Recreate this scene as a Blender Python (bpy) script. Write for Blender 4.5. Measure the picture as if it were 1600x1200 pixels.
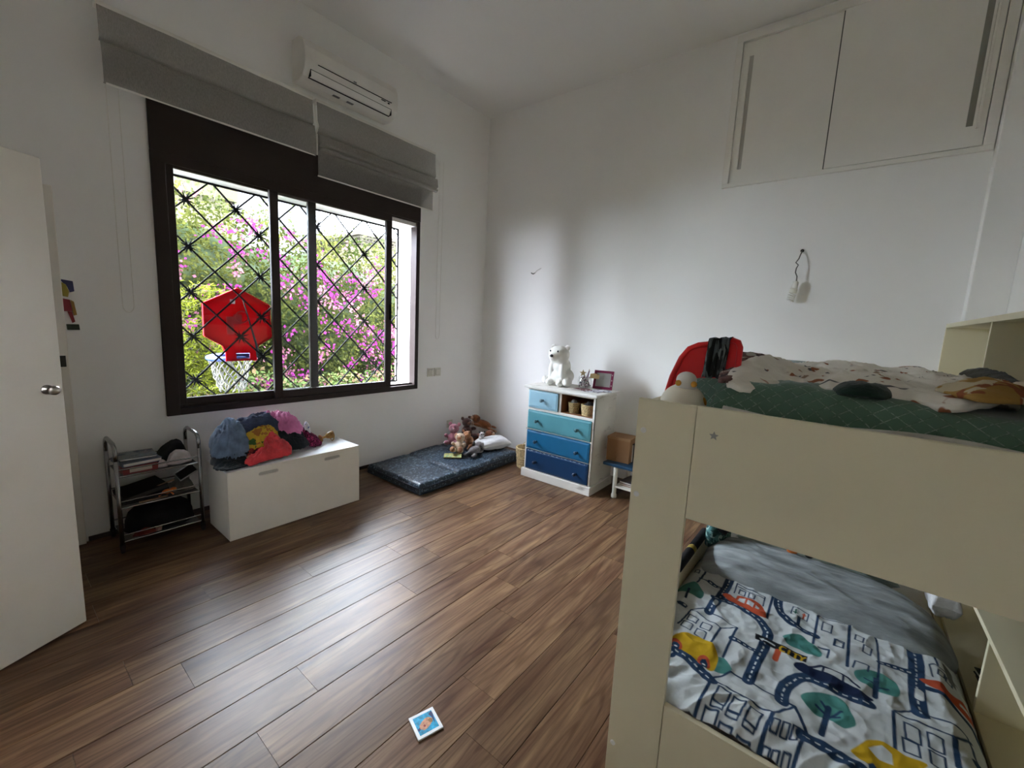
import bpy, math, random
import numpy as np
from mathutils import Vector, Matrix, noise as mnoise
R = math.radians
scene = bpy.context.scene
col = scene.collection
for o in list(bpy.data.objects): bpy.data.objects.remove(o)

# ------------------------------------------------------------------ camera, light, exposure
cam_data = bpy.data.cameras.new('camera'); cam = bpy.data.objects.new('camera', cam_data); col.objects.link(cam)
cam_data.sensor_fit = 'HORIZONTAL'; cam_data.sensor_width = 36.0; cam_data.lens = 36.0*663.45/1600
cam_data.clip_start = 0.02; cam_data.clip_end = 200
Mc = [[0.6213969, 0.0804296, -0.7793568], [-0.7819667, 0.1257839, -0.6104970], [0.0489285, 0.9887919, 0.1410550]]
m4 = Matrix(Mc).to_4x4(); m4.translation = (-3.90603, -3.56856, 1.47469)
cam.matrix_world = m4
scene.camera = cam

world = bpy.data.worlds.new('sky'); scene.world = world; world.use_nodes = True
bgn = world.node_tree.nodes['Background']
bgn.inputs['Color'].default_value = (0.775, 0.83, 0.97, 1); bgn.inputs['Strength'].default_value = 30.0

sun_d = bpy.data.lights.new('sun', 'SUN'); sun = bpy.data.objects.new('sun', sun_d); col.objects.link(sun)
sun_d.energy = 24.0; sun_d.angle = R(0.6); sun_d.color = (1.0, 0.93, 0.80)
sun.rotation_euler = Vector((0.75, -0.10, -0.66)).to_track_quat('-Z', 'Y').to_euler()

portal_d = bpy.data.lights.new('window_portal', 'AREA'); portal = bpy.data.objects.new('window_portal', portal_d); col.objects.link(portal)
portal_d.shape = 'RECTANGLE'; portal_d.size = 2.1; portal_d.size_y = 1.7; portal_d.cycles.is_portal = True
portal.location = (-2.07, 0.34, 1.57); portal.rotation_euler = (R(-90), 0, 0)

vs = scene.view_settings
scene.display_settings.display_device = 'sRGB'
vs.view_transform = 'Standard'; vs.look = 'None'; vs.gamma = 1.0; vs.use_curve_mapping = False
vs.exposure = 1.44
cy = scene.cycles
cy.use_denoising = True; cy.max_bounces = 14; cy.diffuse_bounces = 9; cy.glossy_bounces = 5
cy.transparent_max_bounces = 12; cy.transmission_bounces = 8; cy.caustics_reflective = False; cy.caustics_refractive = False
cy.sample_clamp_indirect = 60.0

# ------------------------------------------------------------------ helpers
def tag(o, label=None, cat=None, group=None, kind=None):
    if label: o['label'] = label
    if cat: o['category'] = cat
    if group: o['group'] = group
    if kind: o['kind'] = kind
    return o
WL = {}
def empty(name, loc, label=None, cat=None, group=None, kind=None):
    o = bpy.data.objects.new(name, None); col.objects.link(o); o.location = loc; o.empty_display_size = .1
    WL[o.name] = Vector(loc)
    return tag(o, label, cat, group, kind)
def rotz(a): return Matrix.Rotation(a, 3, 'Z')
class MB:
    def __init__(s): s.v = []; s.f = []; s.m = []; s.c = 0
    def add(s, vs, fs, mi=0):
        n = len(s.v); s.v += [tuple(p) for p in vs]; s.f += [tuple(i+n for i in f) for f in fs]; s.m += [mi]*len(fs); return s
    def box(s, x0, x1, y0, y1, z0, z1, mi=0):
        p = [(x, y, z) for z in (z0, z1) for y in (y0, y1) for x in (x0, x1)]
        return s.add(p, [(0,2,3,1),(4,5,7,6),(0,1,5,4),(2,6,7,3),(0,4,6,2),(1,3,7,5)], mi)
    def obox(s, c, h, rot, mi=0):
        c = Vector(c); p = [c + rot @ Vector((h[0]*i, h[1]*j, h[2]*k)) for k in (-1,1) for j in (-1,1) for i in (-1,1)]
        return s.add(p, [(0,2,3,1),(4,5,7,6),(0,1,5,4),(2,6,7,3),(0,4,6,2),(1,3,7,5)], mi)
    def bar(s, a, b, w, h, up=(0,0,1), mi=0):
        a = Vector(a); b = Vector(b); d = (b-a); L = d.length; d.normalize(); u = Vector(up)
        x = d.cross(u)
        if x.length < 1e-4: x = d.cross(Vector((1,0,0)))
        x.normalize(); z = x.cross(d)
        return s.obox((a+b)/2, (w/2, L/2, h/2), Matrix((x, d, z)).transposed(), mi)
    def tube(s, pts, r, n=8, closed=False, mi=0):
        pts = [Vector(p) for p in pts]; N = len(pts); vs = []; rr = r if hasattr(r, '__len__') else [r]*N
        pn = None
        for i, p in enumerate(pts):
            t = (pts[(i+1) % N]-pts[i-1]) if closed else (pts[min(i+1, N-1)]-pts[max(i-1, 0)])
            if t.length < 1e-9: t = Vector((0,0,1))
            t.normalize()
            if pn is None:
                a = Vector((0,0,1)) if abs(t.z) < .9 else Vector((1,0,0)); pn = t.cross(a).normalized()
            else:
                pn = (pn - t*pn.dot(t)); pn = pn.normalized() if pn.length > 1e-6 else t.cross(Vector((1,0,0))).normalized()
            b = t.cross(pn)
            vs += [p + rr[i]*(math.cos(2*math.pi*k/n)*pn + math.sin(2*math.pi*k/n)*b) for k in range(n)]
        fs = []
        for i in range(N if closed else N-1):
            j = (i+1) % N
            fs += [(i*n+k, i*n+(k+1) % n, j*n+(k+1) % n, j*n+k) for k in range(n)]
        if not closed: fs += [tuple(range(n-1, -1, -1)), tuple((N-1)*n+k for k in range(n))]
        return s.add(vs, fs, mi)
    def lathe(s, prof, c, n=24, rot=None, mi=0, sx=1, sy=1):
        c = Vector(c); vs = []; rot = rot or Matrix.Identity(3)
        for r, z in prof: vs += [c + rot @ Vector((sx*r*math.cos(2*math.pi*k/n), sy*r*math.sin(2*math.pi*k/n), z)) for k in range(n)]
        N = len(prof); fs = [(i*n+k, i*n+(k+1) % n, (i+1)*n+(k+1) % n, (i+1)*n+k) for i in range(N-1) for k in range(n)]
        fs += [tuple(range(n-1, -1, -1)), tuple((N-1)*n+k for k in range(n))]
        return s.add(vs, fs, mi)
    def prism(s, poly, f0, ext, mi=0):
        # poly of (a,b) -> f0 gives 3d point; extruded by the vector ext
        e = Vector(ext); A = [Vector(f0(a, b)) for a, b in poly]; n = len(A)
        fs = [tuple(range(n-1, -1, -1)), tuple(range(n, 2*n))] + [(i, (i+1) % n, n+(i+1) % n, n+i) for i in range(n)]
        return s.add(A+[p+e for p in A], fs, mi)
    def ell(s, c, r, rot=None, nu=20, nv=12, mi=0):
        c = Vector(c); rot = rot or Matrix.Identity(3); r = r if hasattr(r, '__len__') else (r, r, r)
        vs = [c + rot @ Vector((0,0,-r[2]))]
        for j in range(1, nv):
            t = -math.pi/2 + math.pi*j/nv
            vs += [c + rot @ Vector((r[0]*math.cos(t)*math.cos(2*math.pi*k/nu), r[1]*math.cos(t)*math.sin(2*math.pi*k/nu), r[2]*math.sin(t))) for k in range(nu)]
        vs.append(c + rot @ Vector((0,0,r[2]))); L = len(vs)-1
        fs = [(0, 1+(k+1) % nu, 1+k) for k in range(nu)]
        for j in range(nv-2): fs += [(1+j*nu+k, 1+j*nu+(k+1) % nu, 1+(j+1)*nu+(k+1) % nu, 1+(j+1)*nu+k) for k in range(nu)]
        fs += [(L, 1+(nv-2)*nu+k, 1+(nv-2)*nu+(k+1) % nu) for k in range(nu)]
        return s.add(vs, fs, mi)
    def grid(s, nu, nv, fn, mi=0):
        vs = [fn(i/(nu-1), j/(nv-1)) for j in range(nv) for i in range(nu)]
        return s.add(vs, [(j*nu+i, j*nu+i+1, (j+1)*nu+i+1, (j+1)*nu+i) for j in range(nv-1) for i in range(nu-1)], mi)
    def build(s, name, mats, parent=None, smooth=False, bevel=0, seg=2, solid=0, sub=0, remesh=0, sm=0, loc=None, recalc=True):
        off = WL[parent.name] if parent else Vector(loc) if loc else Vector((0,0,0))
        me = bpy.data.meshes.new(name)
        me.from_pydata([tuple(Vector(p)-off) for p in s.v], [], s.f)
        if recalc:
            import bmesh
            bm = bmesh.new(); bm.from_mesh(me); bmesh.ops.recalc_face_normals(bm, faces=bm.faces); bm.to_mesh(me); bm.free()
        mats = mats if isinstance(mats, (list, tuple)) else [mats]
        for mm in mats: me.materials.append(mm)
        if len(mats) > 1: me.polygons.foreach_set('material_index', s.m)
        if smooth: me.polygons.foreach_set('use_smooth', [True]*len(me.polygons))
        o = bpy.data.objects.new(name, me); col.objects.link(o); WL[o.name] = off
        if parent: o.parent = parent
        elif loc: o.location = loc
        if solid: md = o.modifiers.new('solid', 'SOLIDIFY'); md.thickness = solid; md.offset = 0
        if bevel:
            md = o.modifiers.new('bevel', 'BEVEL'); md.width = bevel; md.segments = seg; md.limit_method = 'ANGLE'; md.angle_limit = R(40)
        if remesh: md = o.modifiers.new('remesh', 'REMESH'); md.mode = 'VOXEL'; md.voxel_size = remesh; md.use_smooth_shade = True
        if sm: md = o.modifiers.new('smooth', 'SMOOTH'); md.factor = .5; md.iterations = sm
        if sub: md = o.modifiers.new('sub', 'SUBSURF'); md.levels = sub; md.render_levels = sub
        return o

def nz(x, y, z=0.): return mnoise.noise(Vector((x, y, z)))
def ridge(x, y, z=0.): return 1-abs(mnoise.noise(Vector((x, y, z))))*2

# ------------------------------------------------------------------ materials
def lin(r, g, b):
    f = lambda c: (c/255/12.92) if c/255 <= .04045 else ((c/255+.055)/1.055)**2.4
    return (f(r), f(g), f(b))
MATS = {}
def mat(name, c, rough=.6, spec=.4, var=0, vscale=6, bump=0, bscale=60, metal=0, stretch=(1,1,1), trans=0, sheen=0, coat=0, hue2=None):
    if name in MATS: return MATS[name]
    m = bpy.data.materials.new(name); m.use_nodes = True; nt = m.node_tree; b = nt.nodes['Principled BSDF']
    b.inputs['Base Color'].default_value = (*c, 1); b.inputs['Roughness'].default_value = rough
    b.inputs['Specular IOR Level'].default_value = spec; b.inputs['Metallic'].default_value = metal
    if sheen: b.inputs['Sheen Weight'].default_value = sheen
    if coat: b.inputs['Coat Weight'].default_value = coat
    tc = nt.nodes.new('ShaderNodeTexCoord'); mp = nt.nodes.new('ShaderNodeMapping'); nt.links.new(tc.outputs['Object'], mp.inputs[0])
    mp.inputs['Scale'].default_value = stretch
    n1 = nt.nodes.new('ShaderNodeTexNoise'); n1.inputs['Scale'].default_value = vscale; n1.inputs['Detail'].default_value = 4
    nt.links.new(mp.outputs[0], n1.inputs['Vector'])
    rp = nt.nodes.new('ShaderNodeMix'); rp.data_type = 'RGBA'
    v = var or .04
    c2 = hue2 or tuple(min(1, x*(1+v)) for x in c); c1 = tuple(x*(1-v) for x in c)
    rp.inputs[6].default_value = (*c1, 1); rp.inputs[7].default_value = (*c2, 1)
    cr = nt.nodes.new('ShaderNodeMapRange'); cr.inputs[1].default_value = .3; cr.inputs[2].default_value = .7
    nt.links.new(n1.outputs['Fac'], cr.inputs[0]); nt.links.new(cr.outputs[0], rp.inputs[0])
    nt.links.new(rp.outputs[2], b.inputs['Base Color'])
    if bump:
        n2 = nt.nodes.new('ShaderNodeTexNoise'); n2.inputs['Scale'].default_value = bscale; n2.inputs['Detail'].default_value = 3
        nt.links.new(mp.outputs[0], n2.inputs['Vector']); bp = nt.nodes.new('ShaderNodeBump'); bp.inputs['Strength'].default_value = bump; bp.inputs['Distance'].default_value = .01
        nt.links.new(n2.outputs['Fac'], bp.inputs['Height']); nt.links.new(bp.outputs[0], b.inputs['Normal'])
    if trans:
        tr = nt.nodes.new('ShaderNodeBsdfTransparent'); mx = nt.nodes.new('ShaderNodeMixShader'); mx.inputs[0].default_value = trans
        nt.links.new(b.outputs[0], mx.inputs[1]); nt.links.new(tr.outputs[0], mx.inputs[2]); nt.links.new(mx.outputs[0], nt.nodes['Material Output'].inputs[0])
    MATS[name] = m
    return m
WALL = mat('wall_paint', (.875,.865,.835), .85, .2, var=.02, vscale=1.5, bump=.05, bscale=180)
CEIL = mat('ceiling_paint', (.82,.81,.785), .9, .2, var=.015, vscale=1.2, bump=.04, bscale=150)
WHITE = mat('white_lacquer', (.80,.76,.68), .4, .4, var=.02)
BEDW = mat('bed_white', (.75,.685,.48), .45, .35, var=.015, vscale=3)
PLASTICW = mat('white_plastic', (.78,.76,.70), .35, .45)
BROWNAL = mat('brown_aluminium', (.036,.026,.023), .5, .18, var=.08)
IRON = mat('black_iron', (.004,.004,.005), .8, .05, var=.2, vscale=40)
CHROME = mat('chrome', (.36,.36,.355), .25, .5, metal=1)
STEEL = mat('steel', (.5,.5,.5), .35, .5, metal=1)
DARK = mat('dark_gap', (.012,.011,.010), .8)
BLACKC = mat('black_cloth', (.012,.012,.014), .9, .2, var=.3, vscale=30, bump=.3, bscale=200)
RUB = mat('black_rubber', (.015,.015,.015), .6)
def glass_mat():
    m = bpy.data.materials.new('window_glass'); m.use_nodes = True; nt = m.node_tree; nt.nodes.remove(nt.nodes['Principled BSDF'])
    t = nt.nodes.new('ShaderNodeBsdfTransparent'); t.inputs[0].default_value = (.95,.975,.965,1); g = nt.nodes.new('ShaderNodeBsdfGlossy'); g.inputs['Roughness'].default_value = .02
    mx = nt.nodes.new('ShaderNodeMixShader'); fr = nt.nodes.new('ShaderNodeFresnel'); fr.inputs[0].default_value = 1.3
    nt.links.new(fr.outputs[0], mx.inputs[0]); nt.links.new(t.outputs[0], mx.inputs[1]); nt.links.new(g.outputs[0], mx.inputs[2])
    nt.links.new(mx.outputs[0], nt.nodes['Material Output'].inputs[0]); return m
GLASS = glass_mat()
def wood_floor():
    m = bpy.data.materials.new('walnut_laminate'); m.use_nodes = True; nt = m.node_tree; b = nt.nodes['Principled BSDF']; N = nt.nodes.new; Lk = nt.links.new
    tc = N('ShaderNodeTexCoord'); oi = N('ShaderNodeObjectInfo')
    off = N('ShaderNodeVectorMath'); off.operation = 'SCALE'; off.inputs[0].default_value = (37.,91.,13.); Lk(oi.outputs['Random'], off.inputs['Scale'])
    ad = N('ShaderNodeVectorMath'); ad.operation = 'ADD'; Lk(tc.outputs['Object'], ad.inputs[0]); Lk(off.outputs[0], ad.inputs[1])
    mp = N('ShaderNodeMapping'); mp.inputs['Scale'].default_value = (1.0, 9., 1.); Lk(ad.outputs[0], mp.inputs[0])
    n1 = N('ShaderNodeTexNoise'); n1.inputs['Scale'].default_value = 1.7; n1.inputs['Detail'].default_value = 5; n1.inputs['Distortion'].default_value = .8; Lk(mp.outputs[0], n1.inputs['Vector'])
    mp2 = N('ShaderNodeMapping'); mp2.inputs['Scale'].default_value = (2.2, 55., 1.); Lk(ad.outputs[0], mp2.inputs[0])
    n2 = N('ShaderNodeTexNoise'); n2.inputs['Scale'].default_value = 2.0; n2.inputs['Detail'].default_value = 6; n2.inputs['Roughness'].default_value = .65; Lk(mp2.outputs[0], n2.inputs['Vector'])
    # cathedral grain rings
    mp3 = N('ShaderNodeMapping'); mp3.inputs['Scale'].default_value = (.55, 5.5, 1.); Lk(ad.outputs[0], mp3.inputs[0])
    n3 = N('ShaderNodeTexNoise'); n3.inputs['Scale'].default_value = 1.3; n3.inputs['Detail'].default_value = 1.5; Lk(mp3.outputs[0], n3.inputs['Vector'])
    ml = N('ShaderNodeMath'); ml.operation = 'MULTIPLY'; ml.inputs[1].default_value = 75.; Lk(n3.outputs['Fac'], ml.inputs[0])
    sn = N('ShaderNodeMath'); sn.operation = 'SINE'; Lk(ml.outputs[0], sn.inputs[0])
    pw = N('ShaderNodeMapRange'); pw.inputs[1].default_value = .35; pw.inputs[2].default_value = 1.0; Lk(sn.outputs[0], pw.inputs[0])
    rp = N('ShaderNodeValToRGB'); e = rp.color_ramp.elements; e[0].position = .28; e[0].color = (.085,.044,.025,1); e[1].position = .72; e[1].color = (.235,.150,.088,1)
    k = e.new(.5); k.color = (.150,.090,.054,1); Lk(n1.outputs['Fac'], rp.inputs[0])
    mx = N('ShaderNodeMix'); mx.data_type = 'RGBA'; mx.blend_type = 'MULTIPLY'; mx.inputs[0].default_value = .55
    r2 = N('ShaderNodeValToRGB'); e = r2.color_ramp.elements; e[0].position = .33; e[0].color = (.45,.42,.40,1); e[1].position = .6; e[1].color = (1.08,1.06,1.04,1); Lk(n2.outputs['Fac'], r2.inputs[0])
    Lk(rp.outputs[0], mx.inputs[6]); Lk(r2.outputs[0], mx.inputs[7])
    m2 = N('ShaderNodeMix'); m2.data_type = 'RGBA'; m2.blend_type = 'MULTIPLY'; m2.inputs[7].default_value = (.62,.57,.53,1)
    mf = N('ShaderNodeMath'); mf.operation = 'MULTIPLY'; mf.inputs[1].default_value = .75; Lk(pw.outputs[0], mf.inputs[0]); Lk(mf.outputs[0], m2.inputs[0]); Lk(mx.outputs[2], m2.inputs[6])
    # sparse knots
    vo = N('ShaderNodeTexVoronoi'); vo.inputs['Scale'].default_value = 1.0; mp4 = N('ShaderNodeMapping'); mp4.inputs['Scale'].default_value = (2.4, 6.5, 1.); Lk(ad.outputs[0], mp4.inputs[0]); Lk(mp4.outputs[0], vo.inputs['Vector'])
    kn = N('ShaderNodeMapRange'); kn.inputs[1].default_value = .03; kn.inputs[2].default_value = .17; kn.inputs[3].default_value = .75; kn.inputs[4].default_value = 0; Lk(vo.outputs['Distance'], kn.inputs[0])
    m3 = N('ShaderNodeMix'); m3.data_type = 'RGBA'; m3.inputs[7].default_value = (.045,.025,.016,1); Lk(kn.outputs[0], m3.inputs[0]); Lk(m2.outputs[2], m3.inputs[6])
    hv = N('ShaderNodeHueSaturation'); vr = N('ShaderNodeMapRange'); vr.inputs[3].default_value = .78; vr.inputs[4].default_value = 1.22; Lk(oi.outputs['Random'], vr.inputs[0]); Lk(vr.outputs[0], hv.inputs['Value']); Lk(m3.outputs[2], hv.inputs['Color'])
    hm = N('ShaderNodeMapRange'); hm.inputs[3].default_value = .488; hm.inputs[4].default_value = .508; Lk(n1.outputs['Fac'], hm.inputs[0]); Lk(hm.outputs[0], hv.inputs['Hue']); hv.inputs['Saturation'].default_value = 1.08
    Lk(hv.outputs[0], b.inputs['Base Color'])
    b.inputs['Roughness'].default_value = .34; b.inputs['Specular IOR Level'].default_value = .19
    bp = N('ShaderNodeBump'); bp.inputs['Strength'].default_value = .10; bp.inputs['Distance'].default_value = .002; Lk(n2.outputs['Fac'], bp.inputs['Height']); Lk(bp.outputs[0], b.inputs['Normal'])
    return m
FLOORM = wood_floor()

# ------------------------------------------------------------------ room shell
XW, YS, CH = -4.40, -4.27, 3.795
WX0, WX1, WZ0, WZ1, WT = -3.085, -1.045, .775, 2.39, .32
fl = MB().box(XW-1.6, .3, YS-.3, .0, -.12, -.012).build('floor', DARK); tag(fl, kind='structure')
fl.data.materials.clear(); fl.data.materials.append(mat('subfloor', (.03,.02,.015), .9)); WL[fl.name] = Vector((0,0,0))
random.seed(5)
PW = .185; full = None
yy = -2.283 + PW*13
def plank_mesh(L, w):
    c = .0022; h = .012; mb = MB()
    x0, x1, y0, y1 = 0, L-.0002, 0, w-.0004
    vs = [(x0,y0,-h),(x1,y0,-h),(x1,y1,-h),(x0,y1,-h),(x0,y0,-c),(x1,y0,-c),(x1,y1,-c),(x0,y1,-c),(x0+c*.25,y0+c,0),(x1-c*.25,y0+c,0),(x1-c*.25,y1-c,0),(x0+c*.25,y1-c,0)]
    fs = [(3,2,1,0),(0,1,5,4),(1,2,6,5),(2,3,7,6),(3,0,4,7),(4,5,9,8),(5,6,10,9),(6,7,11,10),(7,4,8,11),(8,9,10,11)]
    me = bpy.data.meshes.new('plank'); me.from_pydata(vs, [], fs); me.materials.append(FLOORM); return me
PL = 1.285; FULL = plank_mesh(PL, PW)
starts = {0: -2.11, 1: -1.034, 2: -2.074, 3: -1.62}
row = 0; y = -.001-PW
rows = []
y = -2.283
while y < -PW: y += PW
while y > YS-.02:
    rows.append(y); y -= PW
fixed = {-2.283-PW: -1.034, -2.283-3*PW: -1.627, -2.283-4*PW: -2.08, -2.283: -2.111, -2.283+2*PW: -2.528, -2.283+3*PW: -3.476}
for y in rows:
    s = next((v for k, v in fixed.items() if abs(k-y) < .01), random.uniform(-2, -1))
    while s > XW: s -= PL
    top = min(y+PW, -.001); w = top-y
    while s < -.001:
        a = max(s, XW+.001); b_ = min(s+PL, -.001)
        if b_-a > .02:
            me = FULL if (b_-a > PL-.001 and w > PW-.001) else plank_mesh(b_-a, w)
            p = bpy.data.objects.new('plank', me); col.objects.link(p); p.location = (a, y, 0); p.parent = fl
        s += PL
cl = MB().box(XW-.2, .3, YS-.3, WT, CH, CH+.25).build('ceiling', CEIL); tag(cl, kind='structure')
wn = MB()
wn.box(XW-.2, WX0, 0, WT, -.12, CH); wn.box(WX1, .3, 0, WT, -.12, CH); wn.box(WX0, WX1, 0, WT, -.12, WZ0); wn.box(WX0, WX1, 0, WT, WZ1, CH)
tag(wn.build('wall_north', WALL), kind='structure')
tag(MB().box(0, .3, YS-.3, 0, -.12, CH).build('wall_east', WALL), kind='structure')
tag(MB().box(XW-.2, 0, YS-.3, YS, -.12, CH).build('wall_south', WALL), kind='structure')
DY0, DY1, DZ = -1.335, -2.16, 2.06
ww = MB(); ww.box(XW-.2, XW, DY0, 0, -.12, CH); ww.box(XW-.2, XW, YS, DY1, -.12, CH); ww.box(XW-.2, XW, DY1, DY0, DZ, CH)
tag(ww.build('wall_west', WALL), kind='structure')
hl = MB(); hl.box(XW-1.6, XW-.2, -.9, -.8, -.12, 2.7).box(XW-1.6, XW-.2, -2.7, -2.6, -.12, 2.36).box(XW-1.6, XW-.2, -2.7, -2.6, 2.5, 2.7).box(XW-1.6, XW-1.5, -2.6, -.9, -.12, 2.7).box(XW-1.6, XW-.2, -2.7, -.8, 2.6, 2.7)  # unseen hallway; high slot in its side wall added as soft fill daylight
tag(hl.build('wall_hallway', WALL), kind='structure')
tag(MB().box(-.10, 0, YS, -4.10, 0, CH).build('trim_1', WALL, bevel=.004), kind='structure')
tag(MB().box(-3.56, -.01, -.012, 0, 0, .03).build('baseboard_north', mat('brown_skirting', (.05,.033,.024), .5), bevel=.003), kind='structure')
# white casing post by the door, with its dark strike plate
cs = empty('trim_2', (-3.6, 0, 0), kind='structure')
MB().box(-3.70, -3.572, -.035, 0, 0, 2.10).build('casing', WHITE, cs, bevel=.004)
MB().box(-3.612, -3.584, -.039, -.034, 1.10, 1.165).build('strike_plate', mat('bronze', (.03,.028,.02), .4, metal=.6), cs, bevel=.002)['label'] = 'dark metal strike plate'

# ------------------------------------------------------------------ open door
dr = empty('door_1', (-3.684, -.954, 0), kind='structure')
dd = Vector((-.888, -.459, 0)); dn = Vector((-.459, .888, 0))
def dpt(u, n, z): return Vector((-3.684, -.954, 0)) + dd*u + dn*n + Vector((0,0,z))
rot_d = Matrix((dd, dn, Vector((0,0,1)))).transposed()
MB().obox(dpt(.40, .02, 1.022), (.40, .02, 1.012), rot_d).build('leaf', WHITE, dr, bevel=.003)
k = MB(); k.lathe([(.020,0),(.020,.005),(.009,.007),(.008,.024),(.015,.028),(.0195,.036),(.019,.046),(.012,.052),(.002,.053)], dpt(.056, 0, 1.108), 20, Matrix((dd, Vector((0,0,1)), -dn)).transposed())
k.build('knob', mat('brushed_nickel', (.45,.42,.38), .3, metal=1), dr, smooth=True)['label'] = 'round brushed metal door knob'
MB().obox(dpt(-.001, .02, 1.06), (.0015, .012, .07), rot_d).build('latch_plate', STEEL, dr)
hg = MB()
for z in (.25, 1.0, 1.8): hg.lathe([(.008,-.05),(.008,.05)], dpt(.80, .045, z), 10)
hg.build('hinge', STEEL, dr)
# ------------------------------------------------------------------ window
w = empty('window_1', (-2.07, 0, 1.5), kind='structure')
fx0, fx1, fz0, fz1 = -3.133, -1.003, .737, 2.74
f = MB(); fy0, fy1 = -.018, .075
f.box(fx0, fx0+.075, fy0, fy1, fz0, 2.44).box(fx1-.045, fx1, fy0, fy1, fz0, 2.44).box(fx0+.075, fx1-.045, fy0, fy1, fz0, fz0+.047)
f.box(fx0+.075, fx1-.045, .022, .030, fz0+.047, fz0+.065)
f.build('frame', BROWNAL, w, bevel=.003)
MB().box(fx0, fx1, -.022, -.001, 2.44, fz1).box(fx0+.001, -1.345, -.0215, -.0105, 2.378, 2.4405).build('shutter_box_cover', BROWNAL, w, bevel=.003)
MB().box(fx0+.075, fx1-.045, -.015, .07, 2.425, 2.44).build('top_track', BROWNAL, w)
def sash(x0, x1, y0, y1, lw, rw, br=.058, zb=.786):
    s = MB(); zt = 2.425
    s.box(x0, x0+lw, y0, y1, zb, zt).box(x1-rw, x1, y0, y1, zb, zt).box(x0+lw, x1-rw, y0, y1, zb, zb+br).box(x0+lw, x1-rw, y0, y1, 2.375, zt)
    o = s.build('sash', BROWNAL, w, bevel=.003)
    MB().box(x0+lw-.004, x1-rw+.004, (y0+y1)/2-.003, (y0+y1)/2+.003, zb+br-.004, 2.379).build('glass', GLASS, o)
    return o
sash(-3.058, -2.055, .034, .066, .052, .066)
sb = sash(-2.435, -1.335, -.010, .022, .062, .062)
hb = MB(); hb.box(-1.36, -1.345, -.022, -.010, 1.45, 1.60); hb.build('sash_latch', IRON, sb)
MB().box(WX0, WX1, .076, WT+.03, WZ0-.001, WZ0+.012).build('sill', mat('stone_sill', (.74,.73,.70), .6), w)

# iron grille outside
gx0, gx1, gy, gz0, gz1 = WX0+.005, WX1-.03, .25, WZ0+.015, 2.385
g = empty('window_grille', ((gx0+gx1)/2, gy, gz0), 'black wrought iron diamond lattice grille outside the window', 'grille')
hx, hz, ax, az = .1578, .1615, -2.735, 1.424
def clip_line(c, sgn):
    # line x = ax + hx*(t), z = az + hz*(sgn*t + c)
    pts = []
    for t in np.linspace(-30, 30, 6001):
        x = ax+hx*t; z = az+hz*(sgn*t+c)
        if gx0 <= x <= gx1 and gz0 <= z <= gz1: pts.append((x, z))
    return (pts[0], pts[-1]) if len(pts) > 8 else None
for sgn in (1, -1):
    for c in range(-40, 41, 2):
        L = clip_line(c, sgn)
        if L: MB().bar((L[0][0], gy+.006*sgn, L[0][1]), (L[1][0], gy+.006*sgn, L[1][1]), .011, .011, up=(0,1,0)).build('lattice_bar', IRON, g)
for a, b in (((gx0,gz1-.006),(gx1,gz1-.006)), ((gx0,gz0+.006),(gx1,gz0+.006)), ((gx0,gz0),(gx0,gz1)), ((gx1,gz0),(gx1,gz1))):
    MB().bar((a[0], gy, a[1]), (b[0], gy, b[1]), .014, .014, up=(0,1,0)).build('edge_bar', IRON, g)
for z in (.80, 1.58, 2.30):
    MB().tube([(gx1, gy, z), (gx1+.028, gy, z), (WX1+.002, gy, z)], .006, 6).build('wall_anchor', IRON, g)
for n in range(-2, 12):
    for m_ in range(-4, 7):
        if (n+m_) % 2 == 0 and ((n-1) % 3 == 1 and (m_+n//3) % 2 == 0 or (n, m_) in ((-1,1),(1,-1),(1,5))):
            cx, cz = ax+hx*n, az+hz*m_
            if not (gx0+.05 < cx < gx1-.05 and gz0+.05 < cz < gz1-.05): continue
            s = MB(); s.lathe([(.017,-.012),(.02,0),(.017,.012)], (cx, gy, cz), 10, Matrix.Rotation(R(90), 3, 'X'))
            for q in range(8):
                a = R(45*q+22); ln = .058
                s.tube([(cx, gy-.008, cz), (cx+ln*.6*math.cos(a), gy-.012, cz+ln*.6*math.sin(a)), (cx+ln*math.cos(a), gy-.026, cz+ln*math.sin(a))], [.006,.0045,.001], 5)
            s.build('spiked_collar', IRON, g)

# roman blinds
def fabric(name, c, tr):
    m = bpy.data.materials.new(name); m.use_nodes = True; nt = m.node_tree; b = nt.nodes['Principled BSDF']; N = nt.nodes.new; Lk = nt.links.new
    b.inputs['Base Color'].default_value = (*c, 1); b.inputs['Roughness'].default_value = .9; b.inputs['Specular IOR Level'].default_value = .1
    tc = N('ShaderNodeTexCoord'); mp = N('ShaderNodeMapping'); mp.inputs['Scale'].default_value = (260, 260, 60); Lk(tc.outputs['Object'], mp.inputs[0])
    n = N('ShaderNodeTexNoise'); n.inputs['Scale'].default_value = 1; n.inputs['Detail'].default_value = 2; Lk(mp.outputs[0], n.inputs['Vector'])
    mr = N('ShaderNodeMapRange'); mr.inputs[3].default_value = tr*.4; mr.inputs[4].default_value = tr*1.6; Lk(n.outputs['Fac'], mr.inputs[0])
    tl = N('ShaderNodeBsdfTranslucent'); tl.inputs[0].default_value = (*c, 1); m1 = N('ShaderNodeMixShader'); m1.inputs[0].default_value = .3; Lk(b.outputs[0], m1.inputs[1]); Lk(tl.outputs[0], m1.inputs[2])
    t = N('ShaderNodeBsdfTransparent'); m2 = N('ShaderNodeMixShader'); Lk(mr.outputs[0], m2.inputs[0]); Lk(m1.outputs[0], m2.inputs[1]); Lk(t.outputs[0], m2.inputs[2])
    Lk(m2.outputs[0], nt.nodes['Material Output'].inputs[0]); return m
BLIND = fabric('sheer_linen', (.40,.385,.355), .36)
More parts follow.
